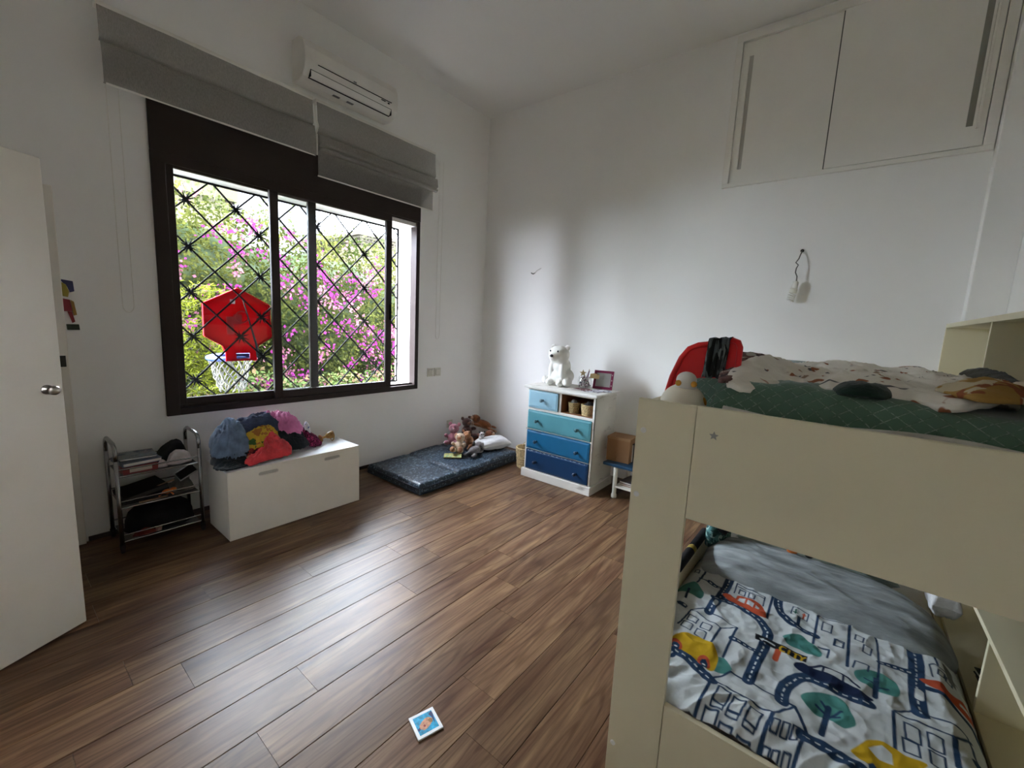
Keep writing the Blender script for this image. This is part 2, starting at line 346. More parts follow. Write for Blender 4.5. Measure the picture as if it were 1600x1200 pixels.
def blind(x0, x1, prof, flap, label, zt=3.13):
    e = empty('roman_blind', ((x0+x1)/2, 0, zt), label, 'blind', 'grey roman blinds over the window')
    MB().box(x0-.005, x1+.005, -.060, -.001, zt-.012, zt+.012).build('head_rail', PLASTICW, e, bevel=.002)
    nx = 40; m = MB()
    def fn(u, v):
        t = v*(len(prof)-1); i = min(int(t), len(prof)-2); a = t-i
        yv = prof[i][0]*(1-a)+prof[i+1][0]*a; zv = prof[i][1]*(1-a)+prof[i+1][1]*a
        return (x0+(x1-x0)*u, yv+.006*nz(u*9, v*4, x0), zv+.004*nz(u*6, v*3+9, x0))
    m.grid(nx, (len(prof)-1)*3+1, fn).build('fabric', BLIND, e, smooth=True)
    m = MB()
    m.grid(nx, 8, lambda u, v: (x0+.012+(x1-x0-.024)*u, flap[0][0]*(1-v)+flap[1][0]*v, flap[0][1]*(1-v)+flap[1][1]*v+.004*nz(u*5, 2, x0)))
    m.build('rear_flap', BLIND, e, smooth=True)
    for q in flap[2:]:
        MB().tube([(x0+.01, q[0], q[1]), (x1-.01, q[0], q[1])], .006, 6).build('batten', PLASTICW, e)
    return e
bl = blind(-3.335, -2.118, [(-.062,3.118),(-.066,3.03),(-.070,2.95),(-.050,2.935),(-.088,2.925),(-.104,2.86),(-.108,2.78),(-.106,2.715),(-.095,2.70),(-.080,2.712)], [(-.050,2.93),(-.055,2.735),(-.097,2.706)],
           'grey sheer roman blind over the left half of the window in two flat folds')
br_ = blind(-2.086, -.862, [(-.062,3.118),(-.070,3.00),(-.078,2.905),(-.056,2.888),(-.100,2.875),(-.112,2.80),(-.085,2.785),(-.112,2.775),(-.104,2.755),(-.085,2.750)], [(-.050,2.89),(-.046,2.572),(-.047,2.575)],
           'grey sheer roman blind over the right half of the window with narrow bunched folds')
for e, x, zl in ((bl, -3.315, 1.42), (br_, -.765, 1.26)):
    if e is br_:
        MB().tube([(-.862, -.03, 3.10), (-.80, -.03, 3.09), (-.772, -.02, 3.05)], .002, 5).build('cord_guide', PLASTICW, e)
    p = [(x, -.02, 3.1), (x, -.012, zl+.05)] + [(x+.027-.027*math.cos(a), -.012, zl+.05-.045*math.sin(a)) for a in np.linspace(.3, math.pi-.3, 7)] + [(x+.054, -.012, zl+.05), (x+.054, -.02, 3.1)]
    MB().tube(p, .0022, 5).build('bead_chain', PLASTICW, e)
p = [(-2.10, -.05, 3.12), (-2.11, -.09, 3.0), (-2.095, -.10, 2.93), (-2.115, -.10, 2.86), (-2.10, -.09, 2.80)]
MB().tube(p, .005, 6).build('pull_cord', PLASTICW, br_)

# air conditioner
ac = empty('air_conditioner', (-1.84, 0, 3.2), 'white wall mounted split air conditioner above the right blind', 'air conditioner')
prof = [(0,3.20),(-.10,3.195),(-.165,3.215),(-.198,3.262),(-.212,3.32),(-.206,3.40),(-.182,3.455),(-.12,3.492),(0,3.50)]
MB().prism(prof, lambda a, b: (-2.245, a-.001, b), (.815,0,0)).build('housing', PLASTICW, ac, bevel=.008)
MB().prism([(-.199,3.268),(-.2135,3.32),(-.2075,3.40),(-.184,3.4575),(-.180,3.452),(-.200,3.40),(-.206,3.32),(-.193,3.268)], lambda a, b: (-2.20, a-.001, b), (.725,0,0)).build('front_panel', PLASTICW, ac, bevel=.002)
def lv(y0, z0, y1, z1, t): return MB().prism([(y0,z0),(y1,z1),(y1-t*.5,z1+t*.2),(y0-t*.5,z0+t*.2)], lambda a, b: (-2.195, a-.001, b), (.70,0,0))
lv(-.171, 3.217, -.196, 3.254, .008).build('louver', PLASTICW, ac)
sm_ = MB(); sm_.box(-2.20, -1.49, -.1985, -.19, 3.256, 3.261).box(-2.20, -1.49, -.167, -.155, 3.211, 3.215).box(-2.20, -2.195, -.197, -.15, 3.213, 3.26).box(-1.495, -1.49, -.197, -.15, 3.213, 3.26)
sm_.build('vent_gap', DARK, ac)['label'] = 'dark slot around the air louver'
MB().box(-2.15, -1.50, -.218, -.20, 3.303, 3.306).build('panel_seam', DARK, ac)
MB().box(-1.86, -1.835, -.2185, -.20, 3.312, 3.322).build('badge', mat('grey_print', (.25,.25,.25), .5), ac)
MB().box(-1.535, -1.52, -.2145, -.20, 3.287, 3.294).build('indicator', DARK, ac); MB().box(-1.60, -1.56, -.2145, -.20, 3.292, 3.296).build('display_print', DARK, ac)
for x in (-1.98, -1.86): MB().box(x, x+.055, -.125, -.10, 3.1935, 3.197).build('warning_label', mat('grey_label', (.18,.17,.18), .6), ac)

CUPW = mat('cupboard_paint', (.83,.81,.755), .6, .25, var=.015)
cb = empty('wall_cupboard', (0, -3.3, 2.65), 'white built-in wall cupboard with two sliding doors high above the bunk bed', 'cupboard')
def yz(x0, x1, y0, y1, z0, z1): return MB().box(x0, x1, y0, y1, z0, z1)
ky0, ky1, kz0, kz1 = -4.095, -2.59, 2.645, 3.765
fr = MB(); fr.box(-.030, -.001, ky0, ky1, kz1-.055, kz1).box(-.030, -.001, ky0, ky1, kz0, kz0+.030).box(-.030, -.001, ky1-.045, ky1, kz0+.03, kz1-.055).box(-.030, -.001, ky0, ky0+.05, kz0+.03, kz1-.055)
fr.build('frame', CUPW, cb, bevel=.002)
d1 = yz(-.012, -.001, -3.30, ky1-.05, kz0+.035, kz1-.06).build('door', CUPW, cb, bevel=.001)
d2 = yz(-.026, -.014, ky0+.055, -3.262, kz0+.034, kz1-.058).build('door', CUPW, cb, bevel=.001)
yz(-.026, -.0125, -2.690, -2.676, 2.775, 3.60).build('handle', CUPW, d1, bevel=.002)
yz(-.0125, -.0118, -2.716, -2.690, 2.775, 3.60).build('recess_shade', mat('pale_recess_shade', (.50,.485,.44), .7), d1)  # flat strip, its grey paints the soft shadow beside the handle
yz(-.0125, -.0118, -3.2625, -3.254, kz0+.034, kz1-.058).build('seam_shadow_strip', mat('seam_shadow', (.10,.10,.09), .8), d1)  # dark strip paints the shadow line where the sliding doors overlap
yz(-.0268, -.0255, -3.985, -3.955, 2.80, 3.60).build('recess_shade', mat('grey_recess_shade', (.26,.255,.22), .7), d2)  # flat strip, darker grey paints the shade of the handle recess
yz(-.040, -.026, -4.012, -3.998, 2.78, 3.60).build('handle', CUPW, d2, bevel=.002)

# bookcase along the south wall
bk = empty('bookcase', (-1.3, -4.15, 0), 'tall white open bookcase behind the bunk bed along its wall side', 'bookcase')
by0, by1 = YS+.004, -4.026
BKX0, BKX1 = -2.66, -.112
def bb(n, *a): return MB().box(*a).build(n, BEDW, bk, bevel=.0015)
bb('side_panel', BKX1-.018, BKX1, by0, by1, 0, 1.605); bb('side_panel', BKX0, BKX0+.018, by0, by1, 0, 1.605)
bb('top_board', BKX0, BKX1, by0, by1, 1.58, 1.605)
for z in (.06, .30, .562, .92, 1.258): bb('shelf_board', BKX0+.018, BKX1-.018, by0+.006, by1, z, z+.018)
for x, z0, z1 in ((-1.235,1.276,1.58), (-2.012,.318,.562), (-1.16,.318,.562), (-1.24,.58,.92), (-1.24,.938,1.258)): bb('divider', x, x+.018, by0+.006, by1, z0, z1)
MB().box(BKX0, BKX1, by0, by0+.005, 0, 1.60).build('back_panel', mat('back_shade_grey', (.40,.38,.32), .7, .2, var=.04), bk)  # grey colour stands in for the shade deep inside the bookcase

# ------------------------------------------------------------------ outside
gm = mat('garden_soil', (.03,.026,.016), .95, .1, var=.4, vscale=5, bump=.4, bscale=20)
tag(MB().box(-14, 16, WT, 30, -.5, -.30).build('ground', gm), kind='structure')
def leaf_mat(name, tl=.45, rough=.9):
    m = bpy.data.materials.new(name); m.use_nodes = True; nt = m.node_tree; b = nt.nodes['Principled BSDF']; N = nt.nodes.new; Lk = nt.links.new
    a = N('ShaderNodeAttribute'); a.attribute_name = 'tone'; Lk(a.outputs['Color'], b.inputs['Base Color']); b.inputs['Roughness'].default_value = rough; b.inputs['Specular IOR Level'].default_value = .03
    t = N('ShaderNodeBsdfTranslucent'); Lk(a.outputs['Color'], t.inputs[0]); mx = N('ShaderNodeMixShader'); mx.inputs[0].default_value = tl
    Lk(b.outputs[0], mx.inputs[1]); Lk(t.outputs[0], mx.inputs[2]); Lk(mx.outputs[0], nt.nodes['Material Output'].inputs[0]); return m
LEAFM = leaf_mat('leaf'); BRACT = leaf_mat('bract', .5)
def leaves(name, P, N, size, tones, mats, parent, rng, asp=.5, droop=0.):
    n = len(P)
    nrm = N + rng.normal(0, .75, (n,3)); nrm /= np.linalg.norm(nrm, axis=1)[:,None]
    t = rng.normal(0, 1, (n,3)); t[:,2] -= droop; t -= nrm*(t*nrm).sum(1)[:,None]; t /= np.linalg.norm(t, axis=1)[:,None]
    s = np.cross(nrm, t); L = size*rng.uniform(.65, 1.25, n)[:,None]
    v = np.empty((n,4,3)); v[:,0] = P; v[:,1] = P+t*L*.5+s*L*asp*.5+nrm*L*.08; v[:,2] = P+t*L; v[:,3] = P+t*L*.5-s*L*asp*.5+nrm*L*.08
    me = bpy.data.meshes.new(name); me.vertices.add(n*4); me.vertices.foreach_set('co', (v-np.array(WL[parent.name])).astype(np.float32).ravel())
    me.loops.add(n*6); b = np.arange(n)[:,None]*4; me.loops.foreach_set('vertex_index', (b+np.array([0,1,2,0,2,3])).astype(np.int32).ravel())
    me.polygons.add(n*2); me.polygons.foreach_set('loop_start', (np.arange(n*2)*3).astype(np.int32))
    me.update(calc_edges=True)
    ca = me.attributes.new('tone', 'FLOAT_COLOR', 'POINT'); c = np.ones((n,4,4)); c[:,:,:3] = tones[:,None,:]; ca.data.foreach_set('color', c.astype(np.float32).ravel())
    me.materials.append(mats); o = bpy.data.objects.new(name, me); col.objects.link(o); o.parent = parent; WL[o.name] = WL[parent.name]
    return o
rng = np.random.default_rng(7)
HD = empty('bougainvillea_hedge', (0, 2.5, -.3), 'tall flowering hedge with magenta blossoms outside the window', 'hedge')
def hy(x, z): return 2.35 + .28*nz(x*.9, z*.9, 3) + .16*nz(x*2.6, z*2.6, 8) + .05*max(z, 0)
def htop(x): return 2.47 + .10*nz(x*.8, 1.7) + .10*nz(x*2.9, 5.2) - .11*x
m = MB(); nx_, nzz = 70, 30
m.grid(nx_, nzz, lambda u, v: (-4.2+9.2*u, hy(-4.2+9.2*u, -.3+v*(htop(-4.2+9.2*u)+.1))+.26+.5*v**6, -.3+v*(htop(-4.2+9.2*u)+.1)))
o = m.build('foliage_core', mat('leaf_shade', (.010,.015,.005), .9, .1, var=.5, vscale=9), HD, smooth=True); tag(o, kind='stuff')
NL = 46000
px_ = rng.uniform(-4.0, 4.6, NL*2); pz_ = rng.uniform(-.3, 3.0, NL*2)
tops = np.array([htop(x) for x in px_]); keep = pz_ < tops + .12*rng.random(NL*2)**2; px_ = px_[keep][:NL]; pz_ = pz_[keep][:NL]
py_ = np.array([hy(a, b) for a, b in zip(px_, pz_)]) + rng.uniform(-.10, .26, len(px_))
P = np.stack([px_, py_, pz_], 1); Nn = np.tile(np.array([0,-.8,.55]), (len(P),1))
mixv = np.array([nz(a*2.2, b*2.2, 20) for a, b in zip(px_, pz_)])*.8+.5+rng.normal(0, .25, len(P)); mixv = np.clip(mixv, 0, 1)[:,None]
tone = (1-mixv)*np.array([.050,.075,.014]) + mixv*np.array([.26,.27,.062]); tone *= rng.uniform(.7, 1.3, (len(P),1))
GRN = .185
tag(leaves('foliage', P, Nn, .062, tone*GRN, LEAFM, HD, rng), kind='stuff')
# loose sprigs above the top
sp_p = []; st = MB()
for i in range(95):
    x = rng.uniform(-3.6, 4.0); z = htop(x)-.05; yv = hy(x, z)+rng.uniform(0, .2); h = rng.uniform(.12, .5) if x < 1 else rng.uniform(.08, .3); lean = rng.uniform(-.25, .25)
    a = Vector((x, yv, z)); b = Vector((x+lean*h, yv-.05, z+h)); st.tube([a, (a+b)/2+Vector((.01,0,0)), b], [.004,.003,.0015], 4)
    for k in range(int(h*55)):
        t = rng.random(); sp_p.append(tuple(a.lerp(b, t)+Vector((rng.normal(0,.022), rng.normal(0,.022), 0))))
o = st.build('stem', mat('twig', (.03,.024,.014), .8), HD); tag(o, kind='stuff')
sp = np.array(sp_p); tag(leaves('sprig_leaves', sp, np.tile(np.array([0,-.6,.4]), (len(sp),1)), .055, np.tile(.4*np.array([.10,.12,.05]), (len(sp),1))*rng.uniform(.6,1.3,(len(sp),1)), LEAFM, HD, rng), kind='stuff')
# blossoms
fp = []; ft = []
for i in range(460):
    x = rng.uniform(-3.2, 3.6); z = rng.uniform(.05, htop(x)-.05)
    if nz(x*1.6, z*1.6, 40) < -.12 and rng.random() < .8: continue
    if x < -1.9 and z < 1.0: continue
    base = np.array([.37,.045,.26]) if rng.random() < .6 else np.array([.46,.17,.24])
    for k in range(int(rng.integers(6, 26))):
        dx, dz = rng.normal(0, .055), rng.normal(0, .05)
        fp.append((x+dx, hy(x+dx, z+dz)-.13+rng.normal(0, .03), z+dz)); ft.append(.30*base*rng.uniform(.7, 1.4))
fp = np.array(fp); ft = np.array(ft)
o = leaves('blossom', fp, np.tile(np.array([0,-.8,.3]), (len(fp),1)), .046, ft, BRACT, HD, rng, asp=.9); tag(o, 'magenta and pink papery blossoms', kind='stuff')
# yellow-green feathery shrub at the left
SH = empty('feathery_shrub', (-2.45, 1.75, -.3), 'bright yellow-green feathery shrub left of the red backboard, in front of the hedge', 'shrub')
sx = []; stt = MB()
for i in range(150):
    x = rng.uniform(-3.15, -2.12); z0 = rng.uniform(.35, 1.72) - max(0, (x+2.5))*.9
    a = Vector((x, 1.95+rng.uniform(-.05,.15), z0-.1)); b = Vector((x+rng.uniform(.08,.30), 1.72+rng.uniform(-.1,.1), z0+rng.uniform(-.02,.10))); mid = (a+b)/2+Vector((0,0,.05))
    stt.tube([a, mid, b], [.004,.003,.001], 4)
    for k in range(46):
        t = rng.random(); q = a.lerp(mid, t*2) if t < .5 else mid.lerp(b, t*2-1); sx.append((q.x+rng.normal(0,.012), q.y+rng.normal(0,.02), q.z+rng.normal(0,.012)))
stt.tube([(-2.7,2.0,-.3),(-2.7,1.98,.4),(-2.6,1.95,1.3)], [.03,.025,.01], 8)
tag(stt.build('stem', mat('twig', (.03,.024,.014), .8), SH), kind='stuff')
sx = np.array(sx); tag(leaves('foliage', sx, np.tile(np.array([.1,-.7,.6]), (len(sx),1)), .06, np.tile(.26*np.array([.26,.30,.03]), (len(sx),1))*rng.uniform(.5,1.35,(len(sx),1)), LEAFM, SH, rng, asp=.22), kind='stuff')
# low plants and dry litter at the foot of the hedge
LP = empty('ground_cover', (-2, 1.7, -.3), 'low leafy ground cover under the toy hoop net', 'plants', kind='stuff')
q = 5200; lx = rng.uniform(-3.2, .6, q); lz = rng.random(q)**1.4; P = np.stack([lx, 2.0-.9*(1-lz)+rng.normal(0,.1,q), -.28+lz*.95+.15*np.array([nz(a*2, 3.) for a in lx])], 1)
tn = np.where(rng.random((q,1)) < .68, np.array([[.13,.19,.06]]), np.array([[.24,.17,.09]]))*.36*rng.uniform(.6,1.3,(q,1))
leaves('foliage', P, np.tile(np.array([0,-.5,.8]), (q,1)), .075, tn, LEAFM, LP, rng, asp=.5)

# buildings beyond
yb = empty('yellow_house', (.6, 12, -.3), 'pale yellow house with flat projecting eave far behind the hedge', 'building')
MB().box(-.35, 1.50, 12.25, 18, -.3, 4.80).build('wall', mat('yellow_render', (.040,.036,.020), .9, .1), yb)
MB().box(.0, 1.60, 12, 18, 4.80, 5.60).build('eave', mat('buff_render', (.030,.026,.015), .9, .1), yb)
wb = empty('white_house', (3.5, 14, -.3), 'plain white house behind the hedge, middle of the window', 'building')
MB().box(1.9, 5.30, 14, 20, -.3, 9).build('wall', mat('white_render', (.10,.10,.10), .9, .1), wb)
MB().box(2.2, 4.2, 13.98, 14.05, 2.2, 3.6).build('shutter', mat('white_paint', (.08,.08,.08), .7), wb)
cbld = empty('cornice_house', (6, 10, -.3), 'cream stone house with a moulded cornice at the right of the window view', 'building')
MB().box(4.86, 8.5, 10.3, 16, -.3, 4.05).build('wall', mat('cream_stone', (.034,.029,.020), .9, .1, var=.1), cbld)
cn = MB()
for i, (o_, z0, z1) in enumerate(((.08,3.98,4.06), (.16,4.06,4.14), (.26,4.14,4.22), (.36,4.22,4.34))): cn.box(4.86-o_, 8.6, 10.3-o_, 16, z0, z1)
cn.build('cornice', mat('cream_stone2', (.032,.028,.02), .9, .1), cbld)
dt = MB()
for i in range(20): dt.box(4.72+i*.13, 4.79+i*.13, 10.10, 10.2, 4.09, 4.14)
for i in range(20): dt.box(4.66, 4.7, 10.2+i*.13, 10.27+i*.13, 4.09, 4.14)
tag(dt.build('dentils', mat('cream_stone2', (.032,.028,.02), .9, .1), cbld), kind='stuff')

# toy basketball hoop hung on the outside of the grille
RED = leaf_mat('red_toy_plastic', .35, .5)
for n_ in RED.node_tree.nodes:
    if n_.type == 'ATTRIBUTE': RED.node_tree.nodes.remove(n_); break
for n_ in RED.node_tree.nodes:
    if n_.type == 'BSDF_PRINCIPLED': n_.inputs['Base Color'].default_value = (.30,.006,.012,1)
    if n_.type == 'BSDF_TRANSLUCENT': n_.inputs[0].default_value = (.30,.006,.012,1)
hp = empty('toy_basketball_hoop', (-2.57, .31, 1.07), 'red toy basketball backboard with blue rim and white net hung on the grille', 'toy hoop')
by = .285
out = [(-2.575,1.640),(-2.345,1.522),(-2.338,1.262),(-2.44,1.192),(-2.452,1.150),(-2.45,1.066),(-2.675,1.066),(-2.675,1.150),(-2.690,1.195),(-2.808,1.268),(-2.806,1.512)]
# backboard with a slot: outer ring quads around the hole
hole = [(-2.50,1.128),(-2.50,1.083),(-2.60,1.083),(-2.60,1.128)]
mbk = MB()
up_ = [p for p in out if p[1] > 1.14]
mbk.prism(up_, lambda a, b: (a, by, b), (0,.012,0))
mbk.box(-2.675, -2.60, by, by+.012, 1.066, 1.150).box(-2.50, -2.45, by, by+.012, 1.066, 1.150).box(-2.60, -2.50, by, by+.012, 1.128, 1.150).box(-2.60, -2.50, by, by+.012, 1.066, 1.083)
mbk.build('backboard', RED, hp)
rim = MB()
for i in range(len(up_)):
    a, b = up_[i], up_[(i+1) % len(up_)]
    if a[1] < 1.16 and b[1] < 1.16: continue
    rim.bar((a[0], by+.006, a[1]), (b[0], by+.006, b[1]), .014, .03, up=(0,1,0))
rim.build('backboard_edge', RED, hp)
st_ = MB(); st_.box(-2.66,-2.61,by-.002,by,1.28,1.42).box(-2.61,-2.55,by-.002,by,1.36,1.44); st_.build('molded_rib', mat('dark_red_plastic', (.33,.01,.015), .4), hp)
MB().box(-2.63, -2.595, by-.003, by-.001, 1.52, 1.555).build('sticker', mat('pale_sticker', (.55,.50,.52), .6), hp)
MB().tube([(-2.55+.045*math.cos(t), by-.002, 1.42+.045*math.sin(t)) for t in np.linspace(0, 2*math.pi, 20)[:-1]], .005, 5, closed=True).build('molded_ring', mat('dark_red_plastic', (.33,.01,.015), .4), hp)
BLUE = mat('blue_toy_plastic', (.012,.03,.16), .4)
rc = Vector((-2.585, .46, 1.085)); rm = MB()
rm.tube([(rc.x+.155*math.cos(t), rc.y+.155*math.sin(t), rc.z+.008*math.cos(t)) for t in np.linspace(0, 2*math.pi, 33)[:-1]], .020, 8, closed=True)
rm.build('rim', BLUE, hp, smooth=True)
MB().box(-2.60, -2.50, by+.014, .33, 1.088, 1.124).build('rim_bracket', mat('navy_toy_plastic', (.01,.015,.10), .4), hp)
nt_ = MB()
for k in range(12):
    for sgn in (1, -1):
        pts = []
        for j in range(9):
            t = j/8; a = 2*math.pi*k/12 + sgn*t*1.3; r_ = .15*(1-.42*t)+.012*math.sin(k*3+j*1.7)
            pts.append((rc.x+r_*math.cos(a), rc.y+r_*math.sin(a), rc.z-.01-.27*t+.012*math.sin(k*2.1+j)))
        nt_.tube(pts, .0055, 5)
o = nt_.build('net', mat('white_cord', (.055,.055,.05), .8), hp, smooth=True)
MB().tube([(-2.55,.262,1.57),(-2.50,.258,1.36),(-2.46,.262,1.20),(-2.45,.262,1.10),(-2.43,.262,1.06)], [.004,.006,.009,.012,.006], 7).build('tie_strap', BLACKC, hp)
# ------------------------------------------------------------------ soft things
def catmull(P, n):
    P = [Vector((p[0], p[1])) for p in P]; k = len(P); out = []
    for i in range(n):
        t = i/n*k; j = int(t); a = t-j; p0, p1, p2, p3 = P[(j-1) % k], P[j % k], P[(j+1) % k], P[(j+2) % k]
        out.append(.5*((2*p1)+(-p0+p2)*a+(2*p0-5*p1+4*p2-p3)*a*a+(-p0+3*p1-3*p2+p3)*a**3))
    return out
def cloth(name, outline, zf, m, seed=1, nr=22, nt=84, amp=.012, freq=16, ang=0., thick=.012, zmin=None, label=None, cat='clothes', group=None, parent=None, wob=.0, fine=.3, aniso=.35):
    B = catmull(outline, nt); c = sum(B, Vector((0,0)))/nt; ca, sa = math.cos(ang), math.sin(ang); top = []
    for k in range(nr+1):
        s = k/nr
        for b in B:
            p = c+(b-c)*s
            if k == nr and wob: p = p + (b-c)*wob*nz(p.x*30, p.y*30, seed)
            u, v = (p.x*ca+p.y*sa), (-p.x*sa+p.y*ca)
            wr = nz(u*freq*.3, v*freq*.3, seed*3.1)*.8
            fold = ridge(u*freq*aniso+wr, v*freq+wr*2, seed)*.6 + ridge(u*freq*aniso*3.1+wr, v*freq*1.6, seed+9)*.35 + fine*nz(u*freq*2.5, v*freq*2.5, seed+4)
            z = zf(p.x, p.y, s) + amp*fold*(1-.55*s**4)
            if zmin is not None: z = max(z, zmin+thick*.8)
            top.append(Vector((p.x, p.y, z)))
    m_ = MB(); n = nt; N = (nr+1)*n
    und = []
    for i, p in enumerate(top):
        s = (i//n)/nr; z = p.z-thick*(1-.25*s**8)
        if zmin is not None: z = max(z, zmin)
        und.append(Vector((p.x, p.y, min(z, p.z-.001))))
    fs = []
    for k in range(nr):
        for q in range(n):
            q2 = (q+1) % n
            if k == 0: fs += [(n*1+q, n*1+q2, 0), (N+0, N+n*1+q2, N+n*1+q)]
            else: fs += [(k*n+q, (k+1)*n+q, (k+1)*n+q2, k*n+q2), (N+k*n+q2, N+(k+1)*n+q2, N+(k+1)*n+q, N+k*n+q)]
    fs += [(nr*n+q, N+nr*n+q, N+nr*n+(q+1) % n, nr*n+(q+1) % n) for q in range(n)]
    m_.add(top+und, fs)
    loc = (c.x, c.y, min(p.z for p in und))
    o = m_.build(name, m, parent, smooth=True, loc=None if parent else loc, recalc=False)
    if label: tag(o, label, cat, group)
    return o
def patches(name, base, cols, scale=18, thr=.55, rough=.9, stretch=(1,1,1), bump=.25):
    # cloth print: flat coloured motifs scattered on a base colour
    if name in MATS: return MATS[name]
    m = bpy.data.materials.new(name); m.use_nodes = True; nt = m.node_tree; b = nt.nodes['Principled BSDF']; N = nt.nodes.new; Lk = nt.links.new
    tc = N('ShaderNodeTexCoord'); mp = N('ShaderNodeMapping'); mp.inputs['Scale'].default_value = stretch; Lk(tc.outputs['Object'], mp.inputs[0])
    prev = None
    for i, c in enumerate(cols):
        n = N('ShaderNodeTexNoise'); n.noise_dimensions = '4D'; n.inputs['W'].default_value = i*7.3+1; n.inputs['Scale'].default_value = scale*(1+.25*i); n.inputs['Detail'].default_value = 1.2; n.inputs['Distortion'].default_value = .6
        Lk(mp.outputs[0], n.inputs['Vector'])
        r = N('ShaderNodeMapRange'); r.inputs[1].default_value = thr; r.inputs[2].default_value = thr+.02; Lk(n.outputs['Fac'], r.inputs[0])
        x = N('ShaderNodeMix'); x.data_type = 'RGBA'; x.inputs[7].default_value = (*c, 1); Lk(r.outputs[0], x.inputs[0])
        if prev is None: x.inputs[6].default_value = (*base, 1)
        else: Lk(prev, x.inputs[6])
        prev = x.outputs[2]
    Lk(prev, b.inputs['Base Color']); b.inputs['Roughness'].default_value = rough; b.inputs['Specular IOR Level'].default_value = .15
    n2 = N('ShaderNodeTexNoise'); n2.inputs['Scale'].default_value = 90; Lk(tc.outputs['Object'], n2.inputs['Vector']); bp = N('ShaderNodeBump'); bp.inputs['Strength'].default_value = bump; bp.inputs['Distance'].default_value = .006; Lk(n2.outputs['Fac'], bp.inputs['Height']); Lk(bp.outputs[0], b.inputs['Normal'])
    MATS[name] = m; return m
def clothmat(name, c, var=.15): return mat(name, c, .9, .12, var=var, vscale=14, bump=.25, bscale=120, sheen=.15)

# ------------------------------------------------------------------ storage bench and clothes
bn = empty('storage_bench', (-2.533, -.45, 0), 'white storage bench with two slot handles under the window', 'bench')
BX0, BX1, BY0, BY1, BZ = -2.990, -2.076, -.628, -.262, .46
MB().box(BX0, BX0+.018, BY0+.020, BY1, .006, BZ-.012).build('side_panel', WHITE, bn, bevel=.0015)
MB().box(BX1-.018, BX1, BY0+.020, BY1, .006, BZ-.012).build('side_panel', WHITE, bn, bevel=.0015)
MB().box(BX0+.018, BX1-.018, BY1-.012, BY1, .006, BZ-.012).build('back_panel', WHITE, bn)
MB().box(BX0+.018, BX1-.018, BY0+.020, BY1-.012, .006, .022).build('bottom_panel', WHITE, bn)
MB().box(BX0, BX1, BY0+.020, BY1, BZ-.012, BZ).build('top_board', mat('white_bench_top', (.82,.83,.84), .3, .45), bn, bevel=.0015)
def slot_panel(x0, x1, z0, z1, y0, y1, slots):
    # board with stadium-shaped recesses cut through it
    import bmesh
    bm = bmesh.new(); loops = []
    def loop(pts):
        vs = [bm.verts.new((x, y0, z)) for x, z in pts]; return [bm.edges.new((vs[i], vs[(i+1) % len(vs)])) for i in range(len(vs))]
    ed = loop([(x0,z0),(x1,z0),(x1,z1),(x0,z1)])
    for cx, cz, hw, hh in slots:
        pts = [(cx+hw-hh+hh*math.cos(a), cz+hh*math.sin(a)) for a in np.linspace(-math.pi/2, math.pi/2, 9)]+[(cx-hw+hh+hh*math.cos(a), cz+hh*math.sin(a)) for a in np.linspace(math.pi/2, 1.5*math.pi, 9)]
        ed += loop(pts)
    bmesh.ops.triangle_fill(bm, edges=ed, use_beauty=True)
    r = bmesh.ops.extrude_face_region(bm, geom=list(bm.faces)); bmesh.ops.translate(bm, vec=(0,y1-y0,0), verts=[g for g in r['geom'] if isinstance(g, bmesh.types.BMVert)])
    bmesh.ops.recalc_face_normals(bm, faces=bm.faces)
    mb = MB(); bm.verts.ensure_lookup_table(); bm.verts.index_update(); mb.add([v.co[:] for v in bm.verts], [[v.index for v in f.verts] for f in bm.faces]); bm.free(); return mb
SL = [(-2.748, .408, .062, .0125), (-2.30, .408, .062, .0125)]
fp_ = slot_panel(BX0, BX1, .006, BZ, BY0, BY0+.018, SL).build('front_panel', WHITE, bn)
for cx, cz, hw, hh in SL: MB().box(cx-hw, cx+hw, BY0+.0125, BY0+.017, cz-hh, cz+hh).build('slot_handle', mat('slot_grey', (.50,.48,.43), .6), fp_)

BZc = BZ+.001
def dome(x, y):
    h = (.222-.05*max(0, min(1, (x+2.72)/.3)))*math.exp(-((x+2.68)/.33)**6)*math.exp(-(abs(y+.30)/.175)**2.6)
    return max(0, h*(1+.16*nz(x*7, y*7, 5)+.10*nz(x*17, y*17, 8)))
def zd(off, edge=.0, p=3.): return lambda x, y, s: BZc+.012+max(0, dome(x, y)+off*(1-s**p)-edge*s**4)
cl_ = dict(zmin=BZc)
G = 'clothes heaped on the white bench'
def garment(name, lab, ol, m, off, seed, edge=0., **k): k['freq'] = k.get('freq', 16)*2.2; k['amp'] = k.get('amp', .012)*1.25; return cloth(name, ol, zd(off, edge), m, seed, label=lab, cat='clothes', group=G, **{**cl_, 'nr': 34, 'nt': 130, 'wob': .07, **k})
garment('trousers', 'black trousers at the bottom left of the clothes pile', [(-3.02,-.50),(-2.99,-.60),(-2.88,-.60),(-2.74,-.56),(-2.66,-.50),(-2.68,-.38),(-2.80,-.30),(-2.97,-.32)], clothmat('black_trouser', (.014,.018,.022)), .0, 2, edge=.02, amp=.014)
garment('skirt', 'red patterned cloth tucked in the middle of the clothes pile', [(-2.84,-.56),(-2.70,-.55),(-2.62,-.46),(-2.70,-.38),(-2.83,-.42)], patches('red_print', (.28,.035,.03), [(.45,.20,.10),(.12,.02,.03)], 26), .012, 3, edge=.015)
